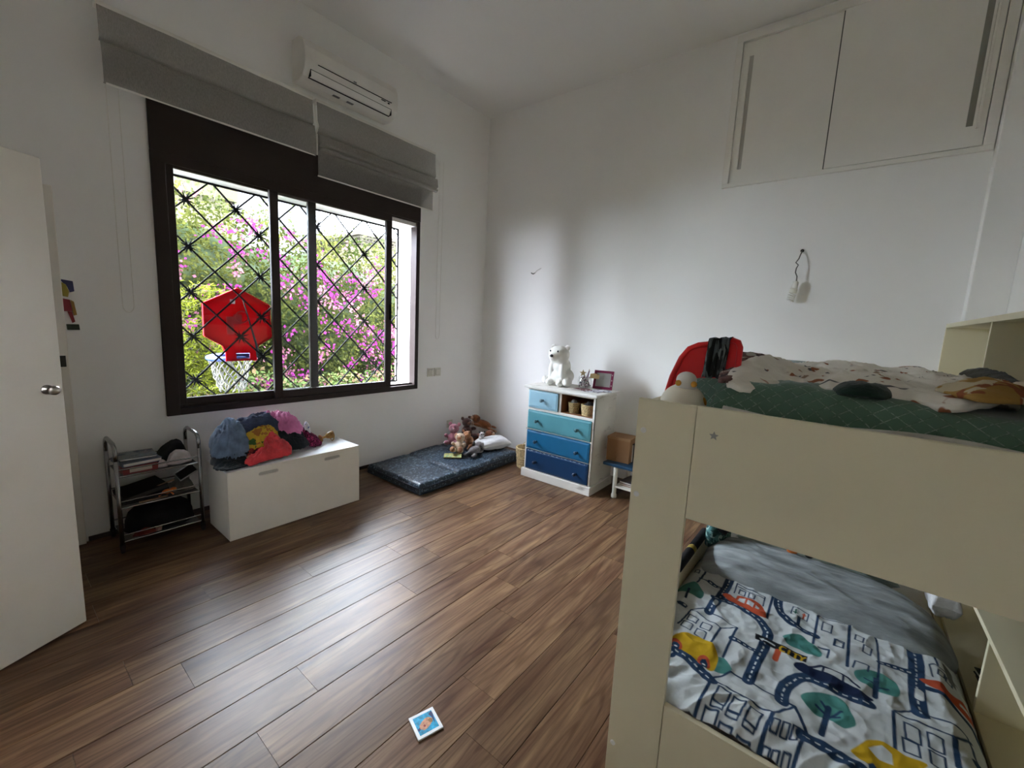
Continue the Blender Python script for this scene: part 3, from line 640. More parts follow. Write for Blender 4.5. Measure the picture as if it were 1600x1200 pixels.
garment('scarf', 'yellow and green patterned cloth in the middle of the clothes pile', [(-2.82,-.51),(-2.71,-.52),(-2.60,-.47),(-2.60,-.39),(-2.72,-.36),(-2.82,-.41)], patches('yellow_green_print', (.46,.29,.03), [(.05,.12,.03),(.30,.12,.03)], 24), .028, 4, edge=.01)
garment('jeans_shirt', 'blue grey denim shirt on the left of the clothes pile', [(-2.99,-.47),(-2.90,-.535),(-2.80,-.50),(-2.775,-.42),(-2.80,-.30),(-2.87,-.235),(-2.96,-.27),(-3.0,-.36)], clothmat('denim', (.12,.165,.24), .4), .030, 5, edge=.012, amp=.02, freq=11, ang=1.2)
garment('sweater', 'dark navy top along the back of the clothes pile', [(-2.83,-.40),(-2.72,-.43),(-2.60,-.42),(-2.50,-.42),(-2.40,-.40),(-2.44,-.29),(-2.60,-.22),(-2.78,-.21),(-2.85,-.28)], clothmat('navy_knit', (.035,.045,.085), .4), .036, 6, amp=.018, freq=12)
garment('leggings', 'black cloth at the right front of the clothes pile', [(-2.62,-.50),(-2.48,-.52),(-2.37,-.46),(-2.34,-.38),(-2.45,-.33),(-2.60,-.40)], clothmat('black_trouser', (.014,.018,.022)), .012, 8, edge=.01, amp=.012)
garment('dress', 'dark magenta sequinned cloth at the right end of the clothes pile', [(-2.43,-.47),(-2.33,-.48),(-2.27,-.42),(-2.26,-.35),(-2.33,-.31),(-2.43,-.35)], patches('magenta_sequin', (.10,.008,.035), [(.30,.03,.10),(.02,.005,.01)], 60), .035, 9, edge=.02, amp=.015, freq=26)
garment('jacket', 'shiny pink jacket on top of the clothes pile', [(-2.63,-.36),(-2.56,-.43),(-2.44,-.44),(-2.36,-.38),(-2.35,-.28),(-2.42,-.22),(-2.58,-.20),(-2.66,-.27)], mat('pink_satin', (.50,.13,.30), .45, .4, var=.3, vscale=10, bump=.2, bscale=60), .058, 10, amp=.03, freq=13, ang=.6)
garment('t_shirt', 'coral red t-shirt hanging over the front of the clothes pile', [(-2.87,-.565),(-2.83,-.605),(-2.72,-.59),(-2.58,-.57),(-2.545,-.50),(-2.60,-.45),(-2.65,-.425),(-2.71,-.455),(-2.74,-.52),(-2.80,-.54)], clothmat('coral_cotton', (.60,.052,.062), .25), .045, 11, edge=.0, amp=.022, freq=14, ang=.4)
garment('ribbon', 'white and blue striped ribbon at the right side of the pink jacket', [(-2.40,-.42),(-2.36,-.43),(-2.33,-.38),(-2.33,-.33),(-2.37,-.32),(-2.39,-.37)], patches('white_blue_stripe', (.65,.65,.68), [(.06,.10,.30)], 40), .10, 12, edge=.02, amp=.006, nr=10, nt=40)
rg = empty('toy_goblet', (-2.205, -.37, BZ), 'small red and gold toy goblet lying on the bench beside the clothes', 'toy')
rr = Matrix.Rotation(R(80), 3, 'Y')
MB().lathe([(.012,0),(.030,.004),(.032,.010),(.012,.018),(.008,.045),(.020,.06),(.030,.085),(.032,.11),(.028,.11),(.02,.07),(.002,.065)], (-2.262,-.37,BZ+.034), 16, rr).build('cup', mat('red_gold', (.35,.05,.02), .35, .5, var=.5, vscale=60, hue2=(.45,.28,.05)), rg, smooth=True)
MB().tube([(-2.16+.0*t, -.37+.034*math.cos(t), BZ+.037+.034*math.sin(t)) for t in np.linspace(0, 2*math.pi, 17)[:-1]], .0035, 6, closed=True).build('gold_rim', mat('gold_plastic', (.45,.28,.06), .35, metal=.5), rg)

# ------------------------------------------------------------------ metal trolley
tr = empty('trolley', (-3.25, -.18, 0), 'three-tier chrome trolley on castors in the corner left of the bench', 'trolley')
TX0, TX1, TY0, TY1 = -3.452, -3.048, -.325, -.04
for x in (TX0, TX1):
    for y in (TY0, TY1):
        MB().tube([(x, y, .055), (x, y, .57)], .011, 12).build('leg', CHROME, tr, smooth=True)
        c = MB(); c.lathe([(.022,-.009),(.024,-.006),(.024,.006),(.022,.009)], (x, y, .0245), 16, Matrix.Rotation(R(90), 3, 'Y')); c.build('castor', RUB, tr, smooth=False)
        MB().box(x-.013, x+.013, y-.006, y+.006, .028, .058).build('castor_fork', RUB, tr)
    MB().tube([(x, TY0, .57), (x, TY0, .615), (x, TY0+.015, .645), (x, TY0+.05, .662), (x, (TY0+TY1)/2, .664), (x, TY1-.05, .662), (x, TY1-.015, .645), (x, TY1, .615), (x, TY1, .57)], .011, 12).build('handle', CHROME, tr, smooth=True)
SMOKE = mat('grey_tray', (.16,.155,.14), .4, .4)
for z, nm in ((.468, 0), (.275, 0), (.066, 0)):
    s = MB(); s.box(TX0+.012, TX1-.012, TY0, TY1, z, z+.006); s.build('shelf', SMOKE, tr, bevel=.002)
    MB().tube([(TX0, TY0, z+.045), (TX1, TY0, z+.045)], .0045, 8).build('rail', CHROME, tr)
    MB().tube([(TX0, TY1, z+.045), (TX1, TY1, z+.045)], .0045, 8).build('rail', CHROME, tr)
    MB().tube([(TX0, TY0, z+.003), (TX1, TY0, z+.003)], .006, 8).build('rail', CHROME, tr)
def book(name, lab, cat, c, size, rz, mcover, mpage=None, tilt=None, group=None):
    # closed book: two covers, spine and page block
    L, W, T = size; rot = Matrix.Rotation(rz, 3, 'Z')
    if tilt: rot = rot @ tilt
    e = empty(name, c, lab, cat, group); cv = Vector(c); t = .0025
    mb = MB(); mb.obox(cv+rot@Vector((0,0,t/2)), (L/2,W/2,t/2), rot).obox(cv+rot@Vector((0,0,T-t/2)), (L/2,W/2,t/2), rot).obox(cv+rot@Vector((-L/2+t/2,0,T/2)), (t/2,W/2,T/2-t*.9), rot)
    mb.build('cover', mcover, e); MB().obox(cv+rot@Vector((.002,0,T/2)), (L/2-.005,W/2-.004,T/2-t-.0003), rot).build('pages', mpage or mat('paper', (.72,.69,.62), .8), e)
    return e
def boxy(name, lab, cat, c, size, rz, m, lidh=.3, label_m=None, group=None):
    # lidded carton: body, slightly larger lid, side label
    L, W, T = size; rot = Matrix.Rotation(rz, 3, 'Z'); cv = Vector(c); e = empty(name, c, lab, cat, group)
    MB().obox(cv+Vector((0,0,T*(1-lidh)/2)), (L/2,W/2,T*(1-lidh)/2), rot).build('carton', m, e, bevel=.001)
    MB().obox(cv+Vector((0,0,T*(1-lidh/2)+.0003)), (L/2+.0015,W/2+.0015,T*lidh/2), rot).build('lid', m, e, bevel=.001)
    if label_m: MB().obox(cv+rot@Vector((0,-W/2-.0022,T*.5)), (L*.32,.0005,T*.25), rot).build('side_label', label_m, e)
    return e
zt = .4745
gb = boxy('game_box', 'red and white game carton at the front left of the top trolley shelf', 'box', (-3.345,-.225,zt), (.165,.17,.042), .06, mat('red_carton', (.22,.03,.03), .5), .5, mat('white_label', (.6,.52,.45), .5))
book('picture_book', 'dark blue picture book on the red game carton', 'book', (-3.338,-.20,zt+.0445), (.19,.20,.022), .12, mat('blue_cover', (.035,.055,.11), .3, .5, var=.5, vscale=20))
book('picture_book', 'slate grey glossy book on top of the dark blue one', 'book', (-3.335,-.175,zt+.068), (.18,.17,.014), -.05, mat('slate_cover', (.07,.09,.11), .25, .5, var=.4, vscale=14))
cloth('black_jumper', [(-3.235,-.20),(-3.14,-.21),(-3.075,-.18),(-3.07,-.10),(-3.12,-.06),(-3.22,-.07)], lambda x, y, s: zt+.015+(.060+.040*math.exp(-((x+3.11)/.07)**2))*(1-s**4), BLACKC, 20, nr=14, nt=56, zmin=zt, label='black crumpled jumper at the back of the top trolley shelf', amp=.02, freq=22)
cloth('white_sock', [(-3.205,-.29),(-3.15,-.305),(-3.085,-.29),(-3.075,-.235),(-3.12,-.205),(-3.19,-.225)], lambda x, y, s: zt+.012+.060*(1-s**4), clothmat('white_cotton', (.62,.56,.55), .2), 21, nr=14, nt=56, zmin=zt, label='white crumpled cloth at the front of the top trolley shelf', amp=.016, freq=26)
cloth('tissue', [(-3.262,-.30),(-3.225,-.305),(-3.205,-.285),(-3.215,-.262),(-3.25,-.265)], lambda x, y, s: zt+.008+.032*(1-s**2), clothmat('white_cotton', (.62,.56,.55), .2), 22, nr=8, nt=36, zmin=zt, label='small white tissue between the cartons and the white cloth', cat='tissue', amp=.012, freq=50)
z2 = .2815
ty = lambda a: Matrix.Rotation(a, 3, 'Y')
book('binder', 'black folder lying tilted on the middle trolley shelf', 'folder', (-3.32,-.17,z2+.028), (.22,.22,.03), .1, BLACKC, mat('dark_pages', (.04,.04,.04), .8), ty(R(-9)))
book('binder', 'thin black folder under the tilted one on the middle trolley shelf', 'folder', (-3.31,-.19,z2), (.24,.20,.018), -.04, BLACKC, mat('dark_pages', (.04,.04,.04), .8))
def stick(name, lab, a, b, w, h, m): return tag(MB().bar(a, b, w, h).build(name, m, loc=a, bevel=.001), lab, 'ruler')
stick('wooden_ruler', 'tan wooden ruler along the front of the middle trolley shelf', (-3.36,-.307,z2+.005), (-3.22,-.307,z2+.006), .016, .006, mat('tan_wood', (.42,.27,.17), .6))
stick('wooden_spatula', 'short tan stick resting on the black folders', (-3.30,-.26,z2+.056), (-3.17,-.235,z2+.080), .016, .006, mat('tan_wood', (.42,.27,.17), .6))
ot = empty('orange_toy', (-3.21,-.275,z2), 'bright orange toy figure lying on the middle trolley shelf', 'toy')
MB().ell((-3.215,-.275,z2+.022), (.028,.018,.018)).ell((-3.183,-.27,z2+.028), (.018,.014,.014)).build('body', mat('orange_plastic', (.75,.20,.04), .45), ot, smooth=True)
MB().tube([(-3.235,-.28,z2+.018),(-3.262,-.285,z2+.008)], .006, 6).tube([(-3.20,-.29,z2+.02),(-3.19,-.305,z2+.007)], .005, 6).build('limb', mat('orange_plastic', (.75,.20,.04), .45), ot)
cloth('grey_rag', [(-3.17,-.28),(-3.09,-.29),(-3.065,-.22),(-3.08,-.12),(-3.15,-.12),(-3.18,-.2)], lambda x, y, s: z2+.012+.065*(1-s**2.4), clothmat('grey_green_cloth', (.11,.11,.095), .3), 23, nr=12, nt=48, zmin=z2, label='grey green crumpled cloth at the right of the middle trolley shelf', amp=.018, freq=24)
pc = empty('glasses_case', (-3.105,-.24,z2+.09), 'black case with silver rim propped on the grey cloth', 'case')
rt = Matrix.Rotation(R(-28), 3, 'Y') @ Matrix.Rotation(R(35), 3, 'X')
MB().obox((-3.10,-.235,z2+.112), (.052,.032,.010), rt).build('case_body', RUB, pc, bevel=.004)
q4 = [(-.055,-.035),(.055,-.035),(.055,.035),(-.055,.035)]
MB().tube([Vector((-3.10,-.235,z2+.112))+rt@Vector((a, b, .006)) for a, b in q4], .0045, 6, closed=True).build('silver_rim', STEEL, pc)
z3 = .0725
hat = empty('black_hat', (-3.235,-.18,z3), 'large round black hat filling the bottom trolley shelf', 'hat')
MB().lathe([(.128,.002),(.13,.012),(.128,.06),(.115,.11),(.085,.145),(.05,.16),(.002,.165)], (-3.24,-.175,z3), 32, sx=1.35, sy=.98).build('crown', BLACKC, hat, smooth=True)
MB().lathe([(.135,0),(.142,.004),(.135,.010),(.10,.011),(.10,.0)], (-3.24,-.178,z3), 32, sx=1.28, sy=.95).build('brim', BLACKC, hat, smooth=True)
cloth('red_cloth', [(-3.40,-.305),(-3.34,-.318),(-3.29,-.312),(-3.30,-.295),(-3.38,-.29)], lambda x, y, s: z3+.008+.03*(1-s**2), clothmat('dark_red', (.17,.035,.025), .3), 24, nr=8, nt=40, zmin=z3, label='dark red scrap of cloth in front of the black hat', amp=.008, freq=30)
pk = empty('pink_block', (-3.285,-.345,.0), 'small dusty pink toy cup on the floor rail of the trolley', 'toy')
bpy.data.objects.remove(pk)
pk = empty('toy_cup', (-3.275,-.306,z3), 'small dusty pink toy cup at the front of the bottom trolley shelf', 'toy')
MB().lathe([(.010,0),(.014,.002),(.017,.030),(.015,.030),(.011,.006),(.001,.005)], (-3.275,-.303,z3), 16).build('cup', mat('dusty_pink', (.45,.27,.24), .5), pk, smooth=True)

# ------------------------------------------------------------------ floor mattress, pillow, soft toys
def cushion(x0, x1, y0, y1, z0, z1, r, bump=lambda x, y: 0., nu=60, nv=40, warp=lambda x, y: (x, y), sidew=.004):
    m = MB(); b = 4
    us = [0]*b+list(np.linspace(0, 1, nu))+[1]*b; vs = [0]*b+list(np.linspace(0, 1, nv))+[1]*b
    def pt(i, j):
        x = x0+(x1-x0)*us[i]; y = y0+(y1-y0)*vs[j]
        dep = max(b-i if i < b else 0, i-(nu+b-1) if i >= nu+b else 0, b-j if j < b else 0, j-(nv+b-1) if j >= nv+b else 0)
        e = min(x-x0, x1-x, y-y0, y1-y)
        zt_ = z1+bump(x, y); drop = r-math.sqrt(max(0, r*r-max(0, r-e)**2)) if e < r else 0
        zc = zt_-drop
        if dep: zc = (zt_-r)+(z0-(zt_-r))*dep/b
        xx, yy_ = warp(x, y)
        return (xx+sidew*nz(x*12, y*12, zc*20)*(1 if dep else 0), yy_+sidew*nz(x*12+5, y*12, zc*20)*(1 if dep else 0), zc)
    nU, nV = len(us), len(vs)
    m.add([pt(i, j) for j in range(nV) for i in range(nU)], [(j*nU+i, j*nU+i+1, (j+1)*nU+i+1, (j+1)*nU+i) for j in range(nV-1) for i in range(nU-1)])
    bd = [i for i in range(nU)]+[j*nU+nU-1 for j in range(1, nV)]+[(nV-1)*nU+i for i in range(nU-2, -1, -1)]+[j*nU for j in range(nV-2, 0, -1)]
    m.add([m.v[i] for i in bd], [tuple(range(len(bd)))[::-1]])
    return m
def floral_ticking():
    m = bpy.data.materials.new('blue_floral_ticking'); m.use_nodes = True; nt = m.node_tree; b = nt.nodes['Principled BSDF']; N = nt.nodes.new; Lk = nt.links.new
    tc = N('ShaderNodeTexCoord'); v = N('ShaderNodeTexVoronoi'); v.inputs['Scale'].default_value = 30; Lk(tc.outputs['Object'], v.inputs['Vector'])
    n = N('ShaderNodeTexNoise'); n.inputs['Scale'].default_value = 48; n.inputs['Detail'].default_value = 3; Lk(tc.outputs['Object'], n.inputs['Vector'])
    r1 = N('ShaderNodeMapRange'); r1.inputs[1].default_value = .55; r1.inputs[2].default_value = .60; Lk(n.outputs['Fac'], r1.inputs[0])
    r2 = N('ShaderNodeMapRange'); r2.inputs[1].default_value = .30; r2.inputs[2].default_value = .22; Lk(v.outputs['Distance'], r2.inputs[0])
    a = N('ShaderNodeMix'); a.data_type = 'RGBA'; a.inputs[6].default_value = (.014,.028,.045,1); a.inputs[7].default_value = (.125,.185,.24,1); Lk(r1.outputs[0], a.inputs[0])
    c = N('ShaderNodeMix'); c.data_type = 'RGBA'; c.inputs[7].default_value = (.27,.30,.27,1); mm = N('ShaderNodeMath'); mm.operation = 'MULTIPLY'; Lk(r1.outputs[0], mm.inputs[0]); Lk(r2.outputs[0], mm.inputs[1]); Lk(mm.outputs[0], c.inputs[0]); Lk(a.outputs[2], c.inputs[6])
    Lk(c.outputs[2], b.inputs['Base Color']); b.inputs['Roughness'].default_value = .42; b.inputs['Specular IOR Level'].default_value = .5
    return m
FM = floral_ticking()
mt = empty('floor_mattress', (-1.0, -.5, 0), 'thin blue floral cot mattress lying on the floor under the window', 'mattress')
def mtop(x, y): return .010*nz(x*3, y*3, 4)-.012*math.exp(-((x+1.22)/.03)**2)-.010*math.exp(-((x+.78)/.03)**2)+.03*(x+1.0)*.6+.012*ridge(x*1.5, y*7, 2)*.5
cushion(-1.675, -.345, -.895, -.125, .002, .098, .03, mtop, 90, 56).build('mattress_body', FM, mt, smooth=True)
pp = [(-1.678, y) for y in np.linspace(-.86, -.16, 8)]
per = [(-1.64,-.899),(-1.0,-.899),(-.38,-.899),(-.343,-.86),(-.343,-.16),(-.38,-.122),(-1.64,-.122),(-1.678,-.16),(-1.678,-.86)]
def ztop(x): return .098-.03+.018*(x+1.0)
MB().tube([(x, y, ztop(x)) for x, y in per], .006, 6, closed=True).build('piping', mat('navy_piping', (.02,.03,.05), .6), mt, smooth=True)
MB().tube([(x, y, .012) for x, y in per], .006, 6, closed=True).build('piping', mat('navy_piping', (.02,.03,.05), .6), mt, smooth=True)
def mz(x, y): return .100+mtop(x, y)
yb_ = empty('thin_book', (-1.035, -.56, mz(-1.035,-.56)), 'thin yellow-edged booklet lying at the front of the soft toys on the blue mattress', 'book')
YZ = mz(-1.03, -.55)+.008
rb = rotz(R(-48)); cbk = Vector((-.975, -.555, YZ))
MB().obox(cbk+Vector((0,0,.002)), (.088,.062,.002), rb).build('back_cover', mat('yellow_card', (.60,.50,.12), .5), yb_)
MB().obox(cbk+Vector((0,0,.0055)), (.086,.060,.0015), rb).build('pages', mat('paper', (.72,.69,.62), .8), yb_)
MB().obox(cbk+Vector((0,0,.0085)), (.088,.062,.0015), rb).build('front_cover', patches('booklet_print', (.62,.52,.14), [(.20,.33,.22),(.35,.42,.20)], 45, .5, .5), yb_)

def pillow(name, lab, c, size, rz, m, tilt=None, puff=1., seed=1, cat='pillow'):
    L, W, T = size; rot = Matrix.Rotation(rz, 3, 'Z') @ (tilt or Matrix.Identity(3)); cv = Vector(c); m_ = MB(); n = 34
    def f(sg):
        def g(u, v):
            a, b = 2*u-1, 2*v-1; h = (max(0, 1-a**4)*max(0, 1-b**4))**.5
            pin = 1-.06*(1-abs(a)**3)*abs(b)**4; pin2 = 1-.06*(1-abs(b)**3)*abs(a)**4
            z = sg*T/2*h*(1+.18*nz(a*2.2, b*2.2, seed))+.006*ridge(a*3, b*7, seed)*h
            return cv+rot@Vector((a*L/2*pin2, b*W/2*pin, z))
        return g
    m_.grid(n, n, f(1)).grid(n, n, f(-1))
    return tag(m_.build(name, m, smooth=True, loc=c), lab, cat)
pillow('white_pillow', 'small white pillow at the wall end of the blue floor mattress', (-.475, -.655, .178), (.34,.26,.11), R(-24), clothmat('white_pillowcase', (.70,.70,.70), .06), ty(R(-4)), seed=3)

def plush(name, lab, loc, rz, body, mbody, extras, scale=1., tilt=None, vox=.008, cat='soft toy'):
    rot = Matrix.Rotation(rz, 3, 'Z') @ (tilt or Matrix.Identity(3)); e = empty(name, loc, lab, cat, 'soft toys heaped on the blue mattress'); L = Vector(loc)
    m = MB()
    for c, r in body: m.ell(L+rot@(Vector(c)*scale), tuple(q*scale for q in r), rot, 18, 12)
    m.build('body', mbody, e, remesh=vox, sm=3)
    for nm, mm, lst in extras:
        for c, r in lst: MB().ell(L+rot@(Vector(c)*scale), tuple(q*scale for q in r), rot, 12, 8).build(nm, mm, e, smooth=True)
    return e
def fur(name, c): return mat(name, c, .95, .1, var=.25, vscale=30, bump=.6, bscale=140, sheen=.3)
EYE = mat('black_bead', (.008,.008,.008), .2, .6)
SIT = [((0,0,.075),(.062,.060,.075)), ((.015,0,.185),(.058,.056,.052)), ((.075,.045,.030),(.060,.026,.026)), ((.075,-.045,.030),(.060,.026,.026)), ((.045,.068,.105),(.045,.020,.022)), ((.045,-.068,.105),(.045,.020,.022))]
def feats(muz, ear, eyex=.066): return [('muzzle', muz, [((.062,0,.172),(.026,.028,.022))]), ('nose', EYE, [((.087,0,.178),(.006,.009,.006))]), ('eye', EYE, [((.064,.021,.201),(.005,.005,.006)), ((.064,-.021,.201),(.005,.005,.006))]), ('ear', ear, [((.005,.048,.232),(.010,.020,.022)), ((.005,-.048,.232),(.010,.020,.022))])]
plush('pink_plush', 'dusty pink soft toy leaning on the wall at the left of the soft toys', (-.775, -.34, .130), R(-150), SIT, fur('pink_fur', (.33,.13,.16)), feats(fur('pale_pink_fur', (.42,.22,.24)), fur('pink_fur', (.33,.13,.16))), 1.02, Matrix.Rotation(R(-16), 3, 'Y'))
plush('dark_brown_plush', 'dark brown soft toy on top of the heap, beside the pink one', (-.52, -.31, .165), R(-100), SIT, fur('dark_brown_fur', (.055,.022,.016)), feats(fur('brown_fur2', (.14,.06,.035)), fur('dark_brown_fur', (.055,.022,.016))), .98, Matrix.Rotation(R(-10), 3, 'Y'))
LIE = [((0,0,.05),(.115,.058,.05)), ((.125,0,.085),(.055,.050,.045)), ((.10,.045,.02),(.070,.021,.019)), ((.10,-.045,.02),(.070,.021,.019)), ((-.10,.055,.02),(.065,.022,.019)), ((-.10,-.055,.02),(.065,.022,.019)), ((-.145,0,.06),(.05,.014,.014))]
DOGX = [('muzzle', fur('pale_tan_fur', (.48,.30,.20)), [((.172,0,.075),(.030,.026,.022))]), ('nose', EYE, [((.200,0,.082),(.006,.010,.007))]), ('ear', fur('rust_dark_fur', (.16,.055,.022)), [((.115,.052,.085),(.022,.010,.036)), ((.115,-.052,.085),(.022,.010,.036))]), ('eye', EYE, [((.166,.022,.105),(.005,.005,.005)), ((.166,-.022,.105),(.005,.005,.005))]), ('paw', fur('pale_tan_fur', (.48,.30,.20)), [((.165,.045,.018),(.018,.020,.018)), ((.165,-.045,.018),(.018,.020,.018)), ((-.16,.055,.018),(.018,.020,.018)), ((-.16,-.055,.018),(.018,.020,.018))])]
plush('rust_dog_plush', 'long rust brown dog soft toy sprawled at the top right of the heap', (-.20, -.24, .215), R(158), LIE, fur('rust_fur', (.25,.085,.028)), DOGX, 1.0, Matrix.Rotation(R(-22), 3, 'Y'))
plush('chestnut_plush', 'chestnut soft toy with cream muzzle behind the white pillow', (-.42, -.43, .14), R(-70), LIE, fur('chestnut_fur', (.17,.055,.025)), DOGX, .92, Matrix.Rotation(R(-10), 3, 'Y'))
plush('caramel_plush', 'caramel soft toy lying in the middle of the heap', (-.655, -.49, .150), R(-170), SIT, fur('caramel_fur', (.36,.17,.085)), feats(fur('pale_tan_fur', (.48,.30,.20)), fur('caramel_fur', (.36,.17,.085))), .80, Matrix.Rotation(R(25), 3, 'Y'))
plush('tan_plush', 'cream and tan soft toy sitting at the front left of the heap', (-.875, -.535, .112), R(-150), SIT, fur('cream_fur', (.55,.42,.30)), [('muzzle', fur('tan_fur', (.42,.20,.11)), [((.062,0,.172),(.026,.028,.022))]), ('ear', fur('tan_fur', (.42,.20,.11)), [((.0,.055,.20),(.014,.020,.034)), ((.0,-.055,.20),(.014,.020,.034))]), ('foot', fur('tan_fur', (.42,.20,.11)), [((.125,.045,.034),(.022,.030,.032)), ((.125,-.045,.034),(.022,.030,.032))]), ('eye', EYE, [((.066,.021,.196),(.005,.005,.006)), ((.066,-.021,.196),(.005,.005,.006))])], .90, Matrix.Rotation(R(-22), 3, 'Y'))
ELE = LIE+[((.178,0,.055),(.020,.018,.035)), ((.188,0,.02),(.016,.014,.022))]
plush('grey_elephant_plush', 'grey elephant soft toy lying in front of the white pillow', (-.775, -.66, .112), R(15), ELE, fur('grey_fur', (.17,.155,.155)), [('ear', fur('grey_fur2', (.22,.20,.20)), [((.105,.062,.095),(.030,.008,.040)), ((.105,-.062,.095),(.030,.008,.040))]), ('eye', EYE, [((.163,.030,.098),(.005,.005,.005)), ((.163,-.030,.098),(.005,.005,.005))])], .85)
plush('black_white_plush', 'small black and white soft toy peeping over the grey elephant', (-.56, -.56, .20), R(-120), [((0,0,.03),(.035,.03,.03)), ((.02,0,.07),(.032,.03,.028))], fur('white_fur', (.55,.52,.50)), [('ear', EYE, [((.015,.026,.095),(.008,.012,.012)), ((.015,-.026,.095),(.008,.012,.012))]), ('eye', EYE, [((.047,.012,.078),(.006,.008,.008)), ((.047,-.012,.078),(.006,.008,.008))])], 1.0, vox=.005)

# wicker hamper between mattress and chest
def wicker(name, lab, c, r0, r1, h, m, rows, sx=1., sy=1., handle=False, cat='basket', n=40):
    e = empty(name, c, lab, cat); cx, cy_, cz = c; amp = .0035
    MB().lathe([(r0*.9,.001),(r0*.96,.004),(r0*.92,.008)], c, 24, sx=sx, sy=sy).build('base', m, e)
    for i in range(rows):
        z = .004+h*i/(rows-1); r_ = (r0+(r1-r0)*i/(rows-1))
        MB().tube([(cx+sx*(r_+amp*math.cos(math.pi*(k+i)))*math.cos(2*math.pi*k/n), cy_+sy*(r_+amp*math.cos(math.pi*(k+i)))*math.sin(2*math.pi*k/n), cz+z) for k in range(n)], h/(rows-1)*.52, 6, closed=True).build('weave_strand', m, e, smooth=True)
    st = MB()
    for k in range(0, n, 2):
        a = 2*math.pi*k/n; st.tube([(cx+sx*(r0+.0*amp)*math.cos(a), cy_+sy*r0*math.sin(a), cz), (cx+sx*r1*math.cos(a), cy_+sy*r1*math.sin(a), cz+h)], .003, 5)
    st.build('stake', mat('dark_wicker', (.10,.065,.03), .8), e)
    if handle:
        MB().tube([(cx-sx*r1*.95, cy_, cz+h)]+[(cx-sx*r1*.95*math.cos(a), cy_, cz+h+.075*math.sin(a)) for a in np.linspace(.2, math.pi-.2, 9)]+[(cx+sx*r1*.95, cy_, cz+h)], .004, 6).build('handle', m, e, smooth=True)
    return e
WICK = mat('straw_wicker', (.50,.38,.20), .75, .25, var=.3, vscale=40)
wicker('wicker_hamper', 'straw wicker basket on the floor between the blue mattress and the chest', (-.415, -1.075, 0), .088, .108, .20, WICK, 13, handle=True)
# ------------------------------------------------------------------ chest of drawers
def worn_white():
    m = mat('worn_white_paint', (.74,.72,.67), .6, .3, var=.03, vscale=4, bump=.1, bscale=40); nt = m.node_tree; N = nt.nodes.new; Lk = nt.links.new; b = nt.nodes['Principled BSDF']
    src = b.inputs['Base Color'].links[0].from_socket; tc = N('ShaderNodeTexCoord'); mp = N('ShaderNodeMapping'); mp.inputs['Scale'].default_value = (5, 5, 16); Lk(tc.outputs['Object'], mp.inputs[0])
    n = N('ShaderNodeTexNoise'); n.inputs['Scale'].default_value = 1.1; n.inputs['Detail'].default_value = 5; Lk(mp.outputs[0], n.inputs['Vector']); r = N('ShaderNodeMapRange'); r.inputs[1].default_value = .60; r.inputs[2].default_value = .74; r.inputs[4].default_value = .75; Lk(n.outputs['Fac'], r.inputs[0])
    x = N('ShaderNodeMix'); x.data_type = 'RGBA'; x.inputs[7].default_value = (.30,.27,.22,1); Lk(r.outputs[0], x.inputs[0]); Lk(src, x.inputs[6]); Lk(x.outputs[2], b.inputs['Base Color']); return m
CW = worn_white()
ch = empty('chest_of_drawers', (-.43, -1.565, 0), 'white painted chest with four drawers in deepening blues and an open basket niche', 'chest of drawers')
cx0, cx1, cy0, cy1 = -.630, -.205, -1.925, -1.205
def cbx(n, m, *a, bev=.002, par=None): return MB().box(*a).build(n, m, par or ch, bevel=bev)
cbx('side_panel', CW, cx0, cx1, cy0, cy0+.020, .07, .875); cbx('side_panel', CW, cx0, cx1, cy1-.020, cy1, .07, .875)
cbx('back_panel', CW, cx1-.008, cx1, cy0+.02, cy1-.02, .07, .875)
cbx('top_board', CW, cx0-.035, cx1+.008, cy0-.025, cy1+.025, .877, .902, bev=.005)
pl_ = MB(); pl_.box(cx0-.028, cx0-.004, cy0-.018, cy1+.018, 0, .078).box(cx0-.004, cx1, cy0-.018, cy0+.0, 0, .078).box(cx0-.004, cx1, cy1, cy1+.018, 0, .078)
pl_.build('plinth', CW, ch, bevel=.004)
for z0, z1 in ((.667,.690),(.472,.482),(.278,.288),(.072,.084),(.862,.876)): cbx('rail', CW, cx0, cx0+.03, cy0+.02, cy1-.02, z0, z1, bev=.001)
cbx('divider', CW, cx0, cx1-.01, -1.580, -1.556, .69, .862, bev=.001)
cbx('front_stile', CW, cx0-.001, cx0+.02, cy0, cy0+.020, .078, .877); cbx('front_stile', CW, cx0-.001, cx0+.02, cy1-.016, cy1, .078, .877)
nichew = mat('niche_wood', (.22,.095,.045), .6, .3, var=.2)
ni = MB(); ni.box(cx0+.01, cx1-.02, cy0+.02, -1.582, .690, .694).box(cx1-.03, cx1-.02, cy0+.02, -1.582, .69, .862).box(cx0+.01, cx1-.02, cy0+.0205, cy0+.024, .694, .862).box(cx0+.006, cx1-.02, -1.5845, -1.581, .694, .862)
ni.build('niche_lining', nichew, ch)
def knob(m, y, z, par, xk):
    k = MB(); k.lathe([(.012,0),(.013,.003),(.008,.006),(.007,.018),(.013,.024),(.017,.032),(.016,.039),(.009,.045),(.001,.046)], (xk, y, z), 18, Matrix(((0,0,-1),(0,1,0),(1,0,0))))
    return k.build('knob', m, par, smooth=True)
DR = [('small_drawer', (-1.552,-1.226,.693,.860), (.27,.46,.56), [(-1.392,.776)]), ('drawer', (-1.904,-1.226,.485,.664), (.085,.28,.33), [(-1.343,.571),(-1.778,.569)]),
      ('drawer', (-1.904,-1.226,.291,.469), (.007,.115,.25), [(-1.343,.371),(-1.786,.364)]), ('drawer', (-1.904,-1.226,.087,.276), (.004,.036,.105), [(-1.349,.170),(-1.789,.166)])]
